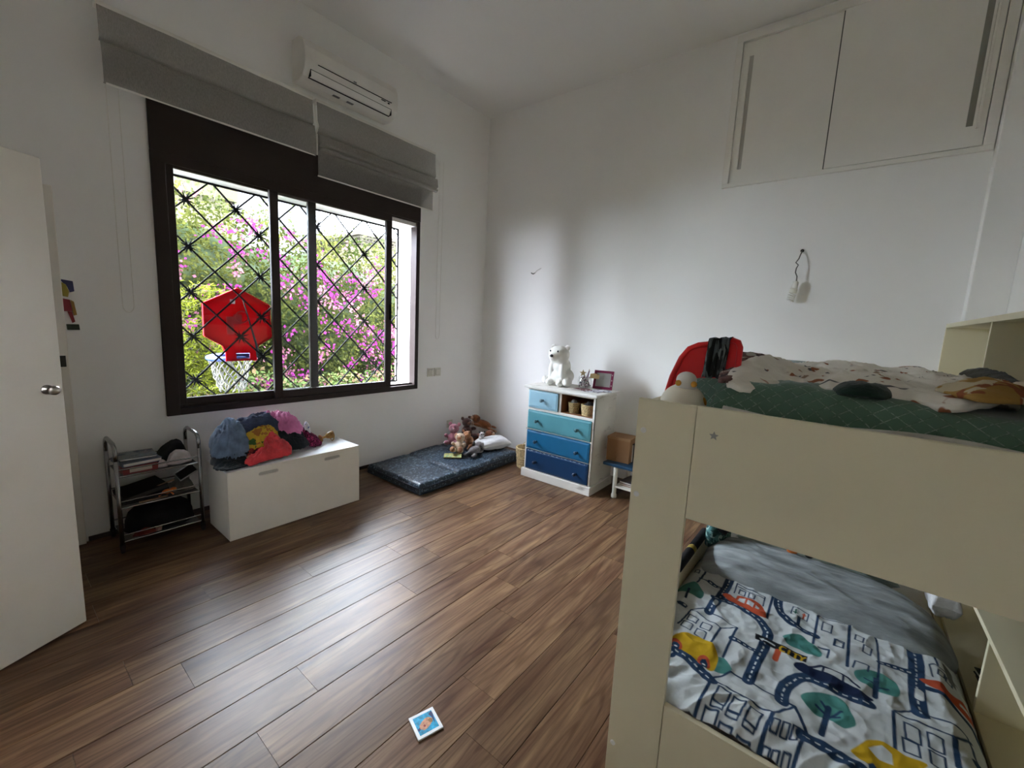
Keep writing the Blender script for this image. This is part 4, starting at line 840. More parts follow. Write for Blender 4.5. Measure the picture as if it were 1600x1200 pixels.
lab = {0: 'pale sky blue small drawer front', 1: 'turquoise drawer front', 2: 'mid blue drawer front', 3: 'dark navy blue drawer front'}
for i, (n, (y0, y1, z0, z1), c, ks) in enumerate(DR):
    m = mat('drawer_paint_%d' % i, c, .4, .4, var=.08, vscale=5)
    d = MB(); d.box(cx0-.012, cx0+.012, y0, y1, z0, z1)
    # bevelled field
    d.add([(cx0-.012,y0+.006,z0+.006),(cx0-.012,y1-.006,z0+.006),(cx0-.012,y1-.006,z1-.006),(cx0-.012,y0+.006,z1-.006),(cx0-.0155,y0+.017,z0+.016),(cx0-.0155,y1-.017,z0+.016),(cx0-.0155,y1-.017,z1-.016),(cx0-.0155,y0+.017,z1-.016)], [(0,1,5,4),(1,2,6,5),(2,3,7,6),(3,0,4,7),(4,5,6,7)])
    do = d.build('drawer_front', m, ch, bevel=.0015); do['label'] = lab[i]
    bx_ = MB(); bx_.box(cx0+.012, cx1-.03, y0+.012, y1-.012, z0+.012, z0+.018).box(cx0+.012, cx1-.03, y0+.012, y0+.02, z0+.018, z1-.02).box(cx0+.012, cx1-.03, y1-.02, y1-.012, z0+.018, z1-.02)
    bx_.build('drawer_box', nichew, do)
    for y, z in ks: knob(mat('knob_paint_%d' % i, tuple(q*.45+.01 for q in c), .35, .5), y, z, do, cx0-.0150)
    if i == 2: MB().box(cx0-.0127, cx0-.010, -1.395, -1.335, z1-.008, z1-.001).build('chipped_patch', mat('navy_chip', (.01,.03,.09), .5), do)
    if i == 3:
        e_ = MB()
        for q in range(14): y = y0+.03+q*.047; e_.box(cx0-.0133, cx0-.011, y, y+.010+.022*((q*37) % 5)/5, z1-.007, z1-.0035)
        tag(e_.build('worn_edge', mat('pale_chip', (.35,.45,.5), .6), do), kind='stuff')
TOP = .902
wicker('small_wicker_basket', 'small round wicker basket at the left in the niche of the chest', (-.545, -1.668, .694), .036, .048, .088, WICK, 8, n=28)
wicker('square_wicker_basket', 'wider wicker basket at the right in the niche of the chest', (-.540, -1.822, .694), .056, .068, .090, WICK, 8, n=36)
for c, r_, lb, sd in (((-.545,-1.668), .040, 'grey and white socks filling the small round wicker basket', 31), ((-.540,-1.822), .058, 'dark grey socks filling the wider wicker basket', 32)):
    cloth('sock_bundle', [(c[0]+r_*math.cos(a), c[1]+r_*math.sin(a)) for a in np.linspace(0, 2*math.pi, 9)[:-1]], lambda x, y, s: .775+.030*(1-s**2), clothmat('grey_sock' if sd == 31 else 'charcoal_sock', (.30,.30,.30) if sd == 31 else (.055,.055,.06), .5), sd, nr=10, nt=40, amp=.016, freq=40, label=lb, cat='socks', thick=.02)

# polar bear lamp on the chest
br = empty('polar_bear_lamp', (-.395, -1.405, TOP), 'white seated polar bear night light on the left of the chest top', 'lamp')
BL = Vector((-.395, -1.405, TOP)); brot = rotz(math.atan2(.02, -1.0))
BEARM = mat('bear_white', (.82,.81,.76), .42, .4); SS = 1.0
bb_ = MB()
for c, r_ in [((-.025,0,.090),(.120,.125,.092)), ((-.010,0,.185),(.092,.095,.10)), ((.040,0,.302),(.098,.104,.084)), ((.110,0,.283),(.060,.054,.047)), ((.03,.035,.255),(.06,.06,.06)), ((.03,-.035,.255),(.06,.06,.06)),
             ((.060,.062,.14),(.032,.030,.095)), ((.060,-.062,.14),(.032,.030,.095)), ((.090,.060,.035),(.048,.036,.034)), ((.090,-.060,.035),(.048,.036,.034)), ((.035,.115,.045),(.058,.032,.043)), ((.035,-.115,.045),(.058,.032,.043)), ((-.13,0,.045),(.025,.025,.022)),
             ((.020,.078,.368),(.016,.029,.029)), ((.020,-.078,.368),(.016,.029,.029))]:
    bb_.ell(BL+brot@Vector(c), r_, brot, 24, 16)
bb_.build('body', BEARM, br, remesh=.0065, sm=6)
MB().ell(BL+brot@Vector((.168,0,.292)), (.013,.018,.014), brot).build('nose', EYE, br, smooth=True)
for s in (1, -1): MB().ell(BL+brot@Vector((.128,.042*s,.335)), (.006,.0075,.010), brot).build('eye', EYE, br, smooth=True)
for s in (1, -1): MB().ell(BL+brot@Vector((.036,.078*s,.368)), (.006,.016,.016), brot).build('inner_ear', mat('bear_ear', (.62,.58,.52), .6), br, smooth=True)
for s in (1, -1): MB().ell(BL+brot@Vector((.099,.117*s,.050)), (.008,.024,.032), brot).build('foot_pad', mat('bear_pad', (.86,.85,.81), .5), br, smooth=True)
JARG = bpy.data.materials.new('jar_glass'); JARG.use_nodes = True; nt = JARG.node_tree; nt.nodes.remove(nt.nodes['Principled BSDF']); t_ = nt.nodes.new('ShaderNodeBsdfTransparent'); g_ = nt.nodes.new('ShaderNodeBsdfGlossy'); g_.inputs['Roughness'].default_value = .05; x_ = nt.nodes.new('ShaderNodeMixShader'); x_.inputs[0].default_value = .10
nt.links.new(t_.outputs[0], x_.inputs[1]); nt.links.new(g_.outputs[0], x_.inputs[2]); nt.links.new(x_.outputs[0], nt.nodes['Material Output'].inputs[0])
jr = empty('glass_jar', (-.35, -1.655, TOP), 'glass jar packed with shells between the polar bear and the magenta frame', 'jar')
JC = Vector((-.35, -1.655, TOP))
MB().lathe([(a_*1.2, b_*1.2) for a_, b_ in [(.040,.001),(.052,.006),(.060,.03),(.058,.06),(.050,.085),(.052,.095),(.0495,.095),(.0475,.085),(.055,.06),(.057,.03),(.048,.009),(.036,.006)]], JC, 28).build('jar_glass', JARG, jr, smooth=True)
random.seed(3); shm = [mat('shell_white', (.70,.66,.60), .5), mat('shell_mauve', (.33,.20,.22), .5), mat('shell_grey', (.22,.20,.22), .5)]
for i in range(110):
    a, r_, z = random.uniform(0, 6.28), .053*random.random()**.5, random.uniform(.016, .108); MB().ell(JC+Vector((r_*math.cos(a), r_*math.sin(a), z)), (.011, .008, .007), Matrix.Rotation(random.uniform(0,3), 3, 'X')@rotz(random.uniform(0,3)), 8, 6).build('shell', random.choice(shm), jr, smooth=True)
def star(name, lab, c, r_, m, rx, rz, th=.004):
    e = [( (r_ if k % 2 == 0 else r_*.42)*math.cos(math.pi*k/5+.3), (r_ if k % 2 == 0 else r_*.42)*math.sin(math.pi*k/5+.3)) for k in range(10)]; rt_ = rotz(rz)@Matrix.Rotation(rx, 3, 'X'); cv = Vector(c)
    return tag(MB().prism(e, lambda a, b: cv+rt_@Vector((a, b, 0)), rt_@Vector((0,0,th))).build(name, m, loc=c, bevel=.001), lab, 'ornament')
TANP = mat('tan_paper', (.50,.36,.18), .7)
star('paper_star', 'tan five-pointed star sticking out at the top left of the jar', (-.36,-1.635,TOP+.142), .036, TANP, R(80), R(-55))
tag(MB().prism([(-.045,-.02),(.04,-.026),(.046,.012),(0,.026),(-.04,.02)], lambda a, b: Vector((-.315,-1.735,TOP+.122))+rotz(R(-60))@Vector((a, 0, b)), (.004,.002,0)).build('paper_tag', TANP, loc=(-.315,-1.735,TOP+.122)), 'tan cut paper piece leaning between jar and magenta frame', 'paper')
for i, (a, l, c_) in enumerate(((.5,.185,(.55,.5,.48)), (1.2,.175,(.30,.08,.16)), (2.0,.18,(.25,.22,.30)))):
    p0 = JC+Vector((0,-.01*i,.05)); p1 = JC+Vector((.03*math.cos(a), -.025-.012*i, l)); e = empty('pencil', p0, ('white', 'plum', 'grey violet')[i]+' pencil standing in the shell jar', 'pencil')
    MB().tube([p0, p0.lerp(p1, .93)], .0036, 6).build('shaft', mat('pencil_%d' % i, c_, .5), e); MB().tube([p0.lerp(p1, .93), p1], [.0036,.0006], 6).build('tip', mat('pencil_wood', (.5,.35,.2), .7), e)
# magenta picture frame
pf = empty('framed_picture', (-.255, -1.80, TOP), 'small magenta picture frame with a grey pane at the right of the chest top', 'picture frame')
fr_ = rotz(R(-78))@Matrix.Rotation(R(-14), 3, 'X'); FC = Vector((-.262, -1.800, TOP+.089))
def fpt(a, b, c_=0): return FC+fr_@Vector((a, c_, b))
MG = mat('magenta_wood', (.20,.012,.060), .45, .4)
for a0, a1, b0, b1 in ((-.092,.092,.065,.088), (-.092,.092,-.088,-.065), (-.092,-.070,-.065,.065), (.070,.092,-.065,.065)):
    MB().obox(fpt((a0+a1)/2, (b0+b1)/2), ((a1-a0)/2, .007, (b1-b0)/2), fr_).build('frame_bar', MG, pf, bevel=.002)
MB().obox(fpt(0, 0, .002), (.071,.002,.066), fr_).build('pane', mat('grey_pane', (.38,.37,.35), .3, .5), pf)
dm = MB()
for b in (-.05, 0, .05): dm.obox(fpt(.081, b, -.008), (.004,.002,.006), fr_)
dm.build('frame_dots', mat('pale_dots', (.55,.40,.42), .5), pf)
for i, (x, y, rz_, c_, lb) in enumerate(((-.47,-1.80,.2,(.66,.66,.70),'white sheet of paper at the right front of the chest top'), (-.44,-1.70,-.4,(.17,.06,.06),'dark red printed leaflet lying in front of the shell jar'), (-.40,-1.86,.5,(.60,.60,.66),'pale leaflet under the magenta frame'))):
    tag(MB().obox((x, y, TOP+.0016+.002*i), (.06,.085,.0008), rotz(rz_)).build('leaflet', patches('leaflet_%d' % i, c_, [(.20,.16,.2)] if i != 1 else [(.5,.45,.45)], 40), loc=(x, y, TOP)), lb, 'paper')

# step stool and carton to the right of the chest
SW = mat('stool_white', (.76,.74,.66), .5, .35)
so = empty('step_stool', (-.37, -2.22, 0), 'small stool with blue seat and white turned legs between the chest and bunk bed', 'stool')
MB().box(-.545, -.17, -2.46, -1.995, .285, .312).build('seat', mat('stool_blue', (.006,.042,.09), .4, .4), so, bevel=.006)
for x, y in ((-.505,-2.105), (-.21,-2.105), (-.505,-2.40), (-.21,-2.40)):
    MB().lathe([(.022,0),(.025,.012),(.024,.03),(.018,.04),(.0185,.20),(.021,.285)], (x, y, 0), 14).build('leg', SW, so, smooth=True)
MB().box(-.52, -.19, -2.395, -2.11, .098, .114).build('lower_shelf', SW, so, bevel=.002)
for i, (c_, lb) in enumerate((((.30,.06,.03),'red book lying on the lower shelf of the blue stool'), ((.10,.08,.10),'dark book on top of the red one under the blue stool'))):
    book('shelf_book', lb, 'book', (-.37-.01*i, -2.25, .1145+.020*i), (.22,.20,.018), R(90-6*i), mat('shelf_book_%d' % i, c_, .45))
cbn = empty('cardboard_box', (-.36, -2.08, .3125), 'brown cardboard box standing on the blue stool beside the chest', 'box')
KR = mat('kraft_card', (.27,.145,.070), .85, .1, var=.06); bxr = rotz(R(4)); BC = Vector((-.375, -2.085, .3125))
MB().obox(BC+Vector((0,0,.108)), (.09,.103,.108), bxr).build('carton', KR, cbn, bevel=.002)
MB().obox(BC+Vector((0,0,.217)), (.092,.105,.0015), bxr).build('top_flap', mat('kraft_edge', (.33,.19,.10), .85, .1), cbn)
MB().obox(BC+bxr@Vector((-.091,0,.207)), (.0012,.105,.010), bxr).build('tuck_flap', mat('kraft_edge', (.33,.19,.10), .85, .1), cbn)
bkl = book('black_book', 'black book standing behind the cardboard box on the blue stool', 'book', (-.33,-2.205,.316), (.16,.13,.022), R(90), BLACKC, None, Matrix.Rotation(R(90), 3, 'Y')@Matrix.Identity(3))
bkl.location.z += .08
for c in bkl.children: pass

# ------------------------------------------------------------------ things fixed on the walls
OFFW = mat('switch_cream', (.66,.63,.53), .4, .4)
sw = empty('light_switch', (-.766, -.005, .90), 'double cream light switch plate on the wall right of the window', 'switch')
for x0 in (-.862, -.762):
    MB().box(x0, x0+.092, -.010, -.001, .854, .946).build('switch_plate', OFFW, sw, bevel=.002)
    MB().box(x0+.014, x0+.078, -.0112, -.0095, .868, .932).build('plate_groove', mat('switch_shadow', (.20,.19,.15), .6), sw)
    for q in range(2 if x0 < -.8 else 1):
        MB().box(x0+.016+q*.031, x0+.045+q*.031 if x0 < -.8 else x0+.076, -.015, -.010, .870, .930).build('rocker', OFFW, sw, bevel=.0015)
ol = empty('wall_outlet', (-.51, -.005, .275), 'cream socket outlet low on the wall above the soft toys', 'outlet')
MB().box(-.553, -.467, -.010, -.001, .232, .318).build('outlet_plate', OFFW, ol, bevel=.002)
MB().lathe([(.021,0),(.021,.003),(.017,.003),(.016,-.002)], (-.51,-.010,.275), 20, Matrix.Rotation(R(90), 3, 'X')).build('socket_well', mat('socket_dark', (.10,.09,.07), .6), ol)
# wooden child figure ornament
hf = empty('wall_ornament', (-3.55, -.008, 1.45), 'small painted wooden figure ornament on the wall beside the white door', 'ornament')
def flat(n, m, pts, y=-.008): return MB().prism(pts, lambda a, b: (a, y, b), (0,.007,0)).build(n, m, hf, bevel=.001)
X0 = -3.578
flat('hat', mat('orn_blue', (.055,.06,.16), .6), [(X0+.0,1.600),(X0+.055,1.592),(X0+.058,1.535),(X0+.040,1.528),(X0+.030,1.56)])
flat('head', mat('orn_yellow', (.36,.29,.05), .6), [(X0+.006,1.585),(X0+.026,1.57),(X0+.036,1.53),(X0+.03,1.50),(X0+.006,1.505)], -.009)
flat('shirt', mat('orn_red', (.24,.025,.035), .6), [(X0+.004,1.492),(X0+.036,1.485),(X0+.042,1.42),(X0+.006,1.418)])
flat('arm', mat('orn_amber', (.38,.25,.06), .6), [(X0+.038,1.485),(X0+.052,1.475),(X0+.060,1.40),(X0+.046,1.395)])
flat('leg', mat('orn_red', (.24,.025,.035), .6), [(X0+.022,1.418),(X0+.040,1.418),(X0+.050,1.36),(X0+.038,1.352)])
flat('base', mat('orn_green', (.035,.05,.03), .6), [(X0+.012,1.345),(X0+.064,1.345),(X0+.066,1.312),(X0+.014,1.312)], -.012)
# loose wall wire
lw = empty('wall_wire', (-.01, -.77, 2.03), 'loose curled wire end poking from the right-hand wall above the chest', 'wire')
MB().tube([(-.001,-.835,2.085),(-.012,-.815,2.072),(-.022,-.79,2.055),(-.028,-.775,2.035),(-.045,-.765,2.028),(-.055,-.750,2.036)], .0035, 6).build('white_lead', mat('wire_white', (.55,.53,.48), .5), lw, smooth=True)
MB().tube([(-.028,-.775,2.035),(-.040,-.760,2.020),(-.048,-.745,2.027),(-.045,-.735,2.035)], .0045, 6).build('terminal', DARK, lw, smooth=True)
# bare bulb on a cord
lb_ = empty('bare_bulb', (-.06, -3.19, 1.80), 'bare spiral bulb hanging from a twisted cord on the right-hand wall', 'bulb')
MB().lathe([(.012,0),(.012,.004),(.002,.006)], (-.001,-3.203,2.118), 12, Matrix.Rotation(R(-90), 3, 'Y')).build('wall_hole_cap', DARK, lb_)
MB().tube([(-.004,-3.203,2.118),(-.03,-3.197,2.085),(-.045,-3.192,2.055),(-.062,-3.178,2.025),(-.055,-3.195,2.008),(-.06,-3.186,1.985),(-.055,-3.183,1.955),(-.05,-3.196,1.925),(-.048,-3.196,1.885)], .0042, 7).build('cord', mat('cord_grey', (.13,.125,.11), .6), lb_, smooth=True)
til = Matrix.Rotation(R(9), 3, 'X'); LC = Vector((-.048, -3.196, 1.892))
MB().lathe([(.006,0),(.018,-.006),(.020,-.03),(.022,-.05),(.022,-.055)], LC, 18, til).build('lamp_holder', PLASTICW, lb_, smooth=True)
MB().lathe([(.0225,-.056),(.025,-.060),(.026,-.085),(.021,-.090)], LC, 18, til).build('ballast', mat('ballast_cream', (.70,.68,.58), .4), lb_, smooth=True)
cf = [LC+til@Vector((.021*math.cos(t), .021*math.sin(t), -.092-.060*t/25)) for t in np.linspace(0, 25, 90)]
MB().tube(cf, .0056, 7).build('spiral_tube', mat('bulb_white', (.80,.79,.74), .3, .5), lb_, smooth=True)
# photo tile on the floor
pt = empty('photo_card', (-2.986, -2.524, 0), 'small white-bordered photo card of a reclining bather lying on the wooden floor', 'photo card')
def fq(pts): return pts
C0, C1, C2, C3 = Vector((-3.017,-2.462,0)), Vector((-2.925,-2.491,0)), Vector((-2.954,-2.584,0)), Vector((-3.047,-2.557,0))
def cpt(u, v, z): p = C0.lerp(C1, u).lerp(C3.lerp(C2, u), v); return Vector((p.x, p.y, z))
def quad_prism(pts, z0, z1): return MB().prism(pts, lambda a, b: cpt(a, b, z0), (0,0,z1-z0))
quad_prism([(0,0),(1,0),(1,1),(0,1)], .0005, .007).build('card', mat('card_white', (.80,.79,.78), .4, .4), pt, bevel=.0015)
quad_prism([(.12,.12),(.88,.12),(.88,.88),(.12,.88)], .007, .0074).build('picture', mat('pool_blue', (.02,.30,.50), .35, .4, var=.45, vscale=90), pt)
quad_prism([(.22,.64),(.24,.50),(.38,.40),(.55,.32),(.68,.34),(.78,.44),(.74,.58),(.62,.66),(.46,.74),(.34,.76)], .0074, .0077).build('figure_print', mat('skin_print', (.50,.24,.13), .4, var=.3, vscale=120), pt)
quad_prism([(.60,.44),(.70,.40),(.78,.48),(.74,.60),(.64,.58)], .0077, .0079).build('hair_print', mat('hair_print', (.25,.12,.03), .4), pt)
quad_prism([(.36,.58),(.43,.54),(.46,.62),(.40,.66)], .0077, .0079).build('mouth_print', mat('swim_print', (.25,.03,.02), .4), pt)
quad_prism([(.72,.24),(.84,.14),(.88,.22),(.84,.52),(.80,.70),(.78,.40)], .0074, .0076).build('shade_print', mat('navy_print', (.02,.035,.12), .4), pt)
quad_prism([(.12,.62),(.24,.56),(.26,.66),(.14,.72)], .0074, .0076).build('shade_print', mat('navy_print', (.02,.035,.12), .4), pt)

# ------------------------------------------------------------------ bunk bed
bd = empty('bunk_bed', (-1.68, -3.56, 0), 'cream bunk bed with wide flat panels at the right of the room', 'bunk bed')
PX, PT = -2.700, .018
def bp_(n, *a, m=BEDW, bev=.0012, par=None): return MB().box(*a).build(n, m, par or bd, bevel=bev)
LY, RY, BXE = -3.102, -4.022, -.645
po = bp_('post', PX, PX+PT, -3.2650, LY, 0, 1.2765)
po2 = bp_('post', PX, PX+PT, RY, -3.990, 0, 1.2765)
up = bp_('upper_end_panel', PX, PX+PT, -3.9885, -3.2668, .9555, 1.2775)
lo = bp_('lower_end_panel', PX, PX+PT, -3.9885, -3.2668, .055, .3575)
for y, z in ((-3.1245,1.183),(-3.1215,.985),(-3.121,.122)):
    MB().lathe([(.0085,-.001),(.0085,.0022),(.006,.0034),(.003,.0028),(.001,.0028)], (PX, y, z), 18, Matrix(((0,0,-1),(0,1,0),(1,0,0)))).build('bolt_cap', mat('bolt_cream', (.82,.80,.74), .35, .45), po, smooth=False)
sr_ = [( (.0125 if k % 2 == 0 else .0055)*math.sin(math.pi*k/5), (.0125 if k % 2 == 0 else .0055)*math.cos(math.pi*k/5)) for k in range(10)]
MB().prism(sr_, lambda a, b: (PX-.0006, -3.3155+a, 1.204+b), (.0008,0,0)).build('star_mark', mat('star_grey', (.36,.34,.29), .6), up)['label'] = 'small grey star on the panel'
for x0 in (BXE-PT,):
    bp_('post', x0, BXE, -3.265, LY, 0, 1.295); bp_('post', x0, BXE, RY, -3.86, 0, 1.295)
    bp_('upper_end_panel', x0, BXE, -3.859, -3.266, .9555, 1.295); bp_('lower_end_panel', x0, BXE, -3.859, -3.266, .055, .3575)
bp_('side_rail', PX+PT, BXE-PT, LY-PT, LY, .975, 1.262); bp_('side_rail', PX+PT, BXE-PT, LY-PT, LY, .09, .452)
bp_('side_rail', PX+PT, BXE-PT, RY, RY+PT, .975, 1.19); bp_('side_rail', PX+PT, BXE-PT, RY, RY+PT, .09, .30)
for z in (1.165, .165):
    for k in range(13):
        x = PX+.06+k*.157; bp_('slat', x, x+.075, RY+PT, LY-PT, z, z+.018, m=mat('pine_slat', (.50,.36,.20), .6, .3, var=.1))

# upper bunk bedding
def green_quilt():
    m = bpy.data.materials.new('green_quilted'); m.use_nodes = True; nt = m.node_tree; b = nt.nodes['Principled BSDF']; N = nt.nodes.new; Lk = nt.links.new
    tc = N('ShaderNodeTexCoord'); fac = []
    sx_ = N('ShaderNodeSeparateXYZ'); Lk(tc.outputs['Object'], sx_.inputs[0])
    zz_ = N('ShaderNodeMath'); zz_.operation = 'ADD'; Lk(sx_.outputs['X'], zz_.inputs[0]); Lk(sx_.outputs['Z'], zz_.inputs[1])
    for s in (1, -1):
        mu = N('ShaderNodeMath'); mu.operation = 'MULTIPLY_ADD'; mu.inputs[1].default_value = s*1.0; Lk(zz_.outputs[0], mu.inputs[0]); Lk(sx_.outputs['Y'], mu.inputs[2])
        fr1 = N('ShaderNodeMath'); fr1.operation = 'PINGPONG'; fr1.inputs[1].default_value = .021; Lk(mu.outputs[0], fr1.inputs[0])
        lt = N('ShaderNodeMapRange'); lt.inputs[1].default_value = .0010; lt.inputs[2].default_value = .0020; lt.inputs[3].default_value = 1; lt.inputs[4].default_value = 0; Lk(fr1.outputs[0], lt.inputs[0]); fac.append(lt.outputs[0])
    mxm = N('ShaderNodeMath'); mxm.operation = 'MAXIMUM'; Lk(fac[0], mxm.inputs[0]); Lk(fac[1], mxm.inputs[1])
    n = N('ShaderNodeTexNoise'); n.inputs['Scale'].default_value = 130; Lk(tc.outputs['Object'], n.inputs['Vector']); r = N('ShaderNodeMapRange'); r.inputs[1].default_value = .42; r.inputs[2].default_value = .6; r.inputs[4].default_value = .55; Lk(n.outputs['Fac'], r.inputs[0])
    ml = N('ShaderNodeMath'); ml.operation = 'MULTIPLY'; Lk(mxm.outputs[0], ml.inputs[0]); Lk(r.outputs[0], ml.inputs[1])
    c = N('ShaderNodeMix'); c.data_type = 'RGBA'; c.inputs[6].default_value = (.060,.125,.078,1); c.inputs[7].default_value = (.34,.40,.36,1); Lk(ml.outputs[0], c.inputs[0]); Lk(c.outputs[2], b.inputs['Base Color'])
    b.inputs['Roughness'].default_value = .85; b.inputs['Sheen Weight'].default_value = .25
    bpn = N('ShaderNodeBump'); bpn.inputs['Strength'].default_value = .5; bpn.inputs['Distance'].default_value = .004; bpn.invert = True; Lk(mxm.outputs[0], bpn.inputs['Height']); Lk(bpn.outputs[0], b.inputs['Normal']); return m
um = empty('upper_mattress', (-1.7, -3.65, 1.184), 'mattress under a dark green quilted cover on the upper bunk', 'mattress')
def ubump(x, y):
    near = math.exp(-((x+2.60)/.10)**2)
    return .010*nz(x*4, y*4, 1) + .020*math.exp(-((y+3.48)/.13)**2)*math.exp(-((x+2.55)/.25)**2) + .016*ridge(x*7+y*5, y*9-x*2, 3)*math.exp(-((x+2.60)/.16)**2)*math.exp(-((y+3.42)/.22)**2) + .006*math.exp(-((y+3.7)/.1)**2)
cushion(-2.655, -.68, -4.000, -3.285, 1.1845, 1.330, .055, ubump, 110, 70, warp=lambda x, y: (x, y+.150*max(0, min(1, (x+2.43)/.06))*((y+4.0)/.715)**3)).build('quilted_cover', green_quilt(), um, smooth=True)
MB().tube([(-2.655, y, 1.268+.008*math.sin(y*13)-.010*max(0, (-3.62-y))) for y in np.linspace(-3.32, -3.98, 24)], .009, 8).build('piped_edge', clothmat('cream_piping', (.50,.47,.40), .1), um, smooth=True)
UD = patches('playful_print', (.74,.70,.62), [(.34,.25,.18),(.10,.10,.10),(.30,.11,.05)], 12, .655)
def uz(x, y, s):
    h = 1.342 + .026*nz(x*3, y*3, 2)
    h += .062*math.exp(-((y+3.335+.10*(x+2.4))/.065)**2)*math.exp(-((x+2.30)/.30)**2) + .018*math.exp(-((y+3.60)/.12)**2) + .020*math.exp(-((y+3.83)/.07)**2)
    return h - .012*s**5
cloth('crumpled_duvet', [(-2.600,-3.310),(-2.650,-3.350),(-2.630,-3.395),(-2.600,-3.46),(-2.585,-3.54),(-2.590,-3.62),(-2.600,-3.69),(-2.630,-3.755),(-2.55,-3.83),(-2.30,-3.92),(-2.0,-3.965),(-1.5,-3.97),(-1.1,-3.9),(-1.0,-3.6),(-1.2,-3.35),(-1.8,-3.295),(-2.3,-3.29)], uz, UD, 41, nr=80, nt=260, amp=.022, freq=15, ang=.5, thick=.022, label='crumpled cream duvet with small dark prints on the upper bunk', cat='duvet')
cloth('brown_throw', [(-2.645,-3.300),(-2.60,-3.335),(-2.52,-3.33),(-2.38,-3.345),(-2.2,-3.36),(-2.1,-3.33),(-2.1,-3.20),(-2.25,-3.19),(-2.40,-3.25)], lambda x, y, s: 1.350+.050*math.exp(-((x+2.25)/.17)**2)+.010*(1-s**2), patches('brown_edge_print', (.16,.085,.075), [(.45,.40,.34),(.05,.03,.03)], 24, .58), 42, nr=16, nt=80, amp=.012, freq=16, thick=.014, label='dark brown folded blanket edge along the near left of the upper bunk', cat='blanket')
cloth('green_cap', [(-2.625,-3.560),(-2.635,-3.61),(-2.615,-3.650),(-2.56,-3.665),(-2.50,-3.645),(-2.50,-3.58),(-2.56,-3.55)], lambda x, y, s: 1.350+.020*(1-s**4), clothmat('bottle_green_cotton', (.012,.028,.020), .3), 43, nr=14, nt=56, amp=.008, freq=26, thick=.012, label='dark bottle green cap lying on the cream duvet of the upper bunk', cat='cap')
cloth('rust_scarf', [(-2.50,-3.74),(-2.575,-3.765),(-2.635,-3.79),(-2.60,-3.85),(-2.50,-3.90),(-2.35,-3.92),(-2.20,-3.90),(-2.28,-3.82),(-2.40,-3.77)], lambda x, y, s: 1.368+.022*(1-s**2.5), patches('rust_mustard_print', (.34,.20,.055), [(.24,.075,.03),(.50,.42,.28)], 14, .52), 44, nr=18, nt=80, amp=.016, freq=15, ang=.8, thick=.014, label='rust and mustard printed cloth at the right of the upper bunk', cat='blanket')
cloth('cream_towel', [(-2.36,-3.90),(-2.47,-3.925),(-2.50,-3.955),(-2.38,-3.985),(-2.15,-3.99),(-2.05,-3.95),(-2.2,-3.91)], lambda x, y, s: 1.366+.020*(1-s**2.5), clothmat('cream_towelling', (.60,.52,.38), .12), 45, nr=14, nt=60, amp=.012, freq=18, thick=.014, label='cream folded towel at the far right edge of the upper bunk', cat='towel')
cloth('black_cloth', [(-1.95,-3.93),(-2.05,-3.975),(-1.9,-3.995),(-1.5,-3.99),(-1.45,-3.93),(-1.7,-3.91)], lambda x, y, s: 1.362+.026*(1-s**2.5), clothmat('olive_black', (.03,.028,.018), .4), 46, nr=12, nt=60, amp=.014, freq=15, thick=.014, label='dark cloth in front of the bookcase on the upper bunk', cat='blanket')
# red moulded plastic seat shell
rs = empty('red_seat_shell', (-2.46, -3.21, 1.33), 'red moulded plastic seat shell standing in the corner of the upper bunk', 'seat')
RP = mat('red_seat_plastic', (.72,.018,.022), .38, .45)
def rpt(u, v, d): # u along +right (-y), v up
    y = -3.118-.19*u; z = 1.272+v*.162+.020*u*v; x = -2.502+.055*v
    return Vector((x+d, y, z))
shp = [(0,0),(.03,.35),(.12,.72),(.22,.90),(.36,.965),(.65,.985),(.88,1.03),(.96,.99),(1.0,.90),(1.02,.55),(1.03,.40),(.98,.38),(.5,.36),(.30,.30),(.12,0)]
MB().prism(shp, lambda a, b: rpt(a, b, .0), (.010,0,0)).build('panel', RP, rs)
MB().tube([rpt(a, b, -.002) for a, b in shp[:11]], .009, 8).build('raised_rim', RP, rs, smooth=True)
cloth('dark_scarf_tmp', [(0,0),(1,0),(1,1),(0,1)], lambda x, y, s: 0, BLACKC, 1, nr=2, nt=8)
bpy.data.objects.remove(bpy.data.objects['dark_scarf_tmp'])
ds = MB()
def scf(u, v):
    a = .52+.32*u; t = v*2.0
    if t < 1: q = rpt(a+.02*t, 1.0-.62*(1-t), -.016-.003*math.sin(u*9))
    else: q = rpt(a+.02, 1.0-.35*(t-1), .020+.003*math.sin(u*9))
    if .85 < t < 1.15: q.z += .016
    return q+Vector((.004*math.sin(u*22+t*2), 0, .002*math.sin(u*13)))
ds.grid(22, 24, scf)
tag(ds.build('dark_scarf', patches('grey_black_print', (.020,.022,.022), [(.20,.24,.23),(.09,.11,.11)], 26, .55, stretch=(1,2.5,.5)), smooth=True, solid=.006, loc=(-2.45,-3.25,1.40)), 'black and grey printed cloth hanging over the red seat shell', 'cloth')
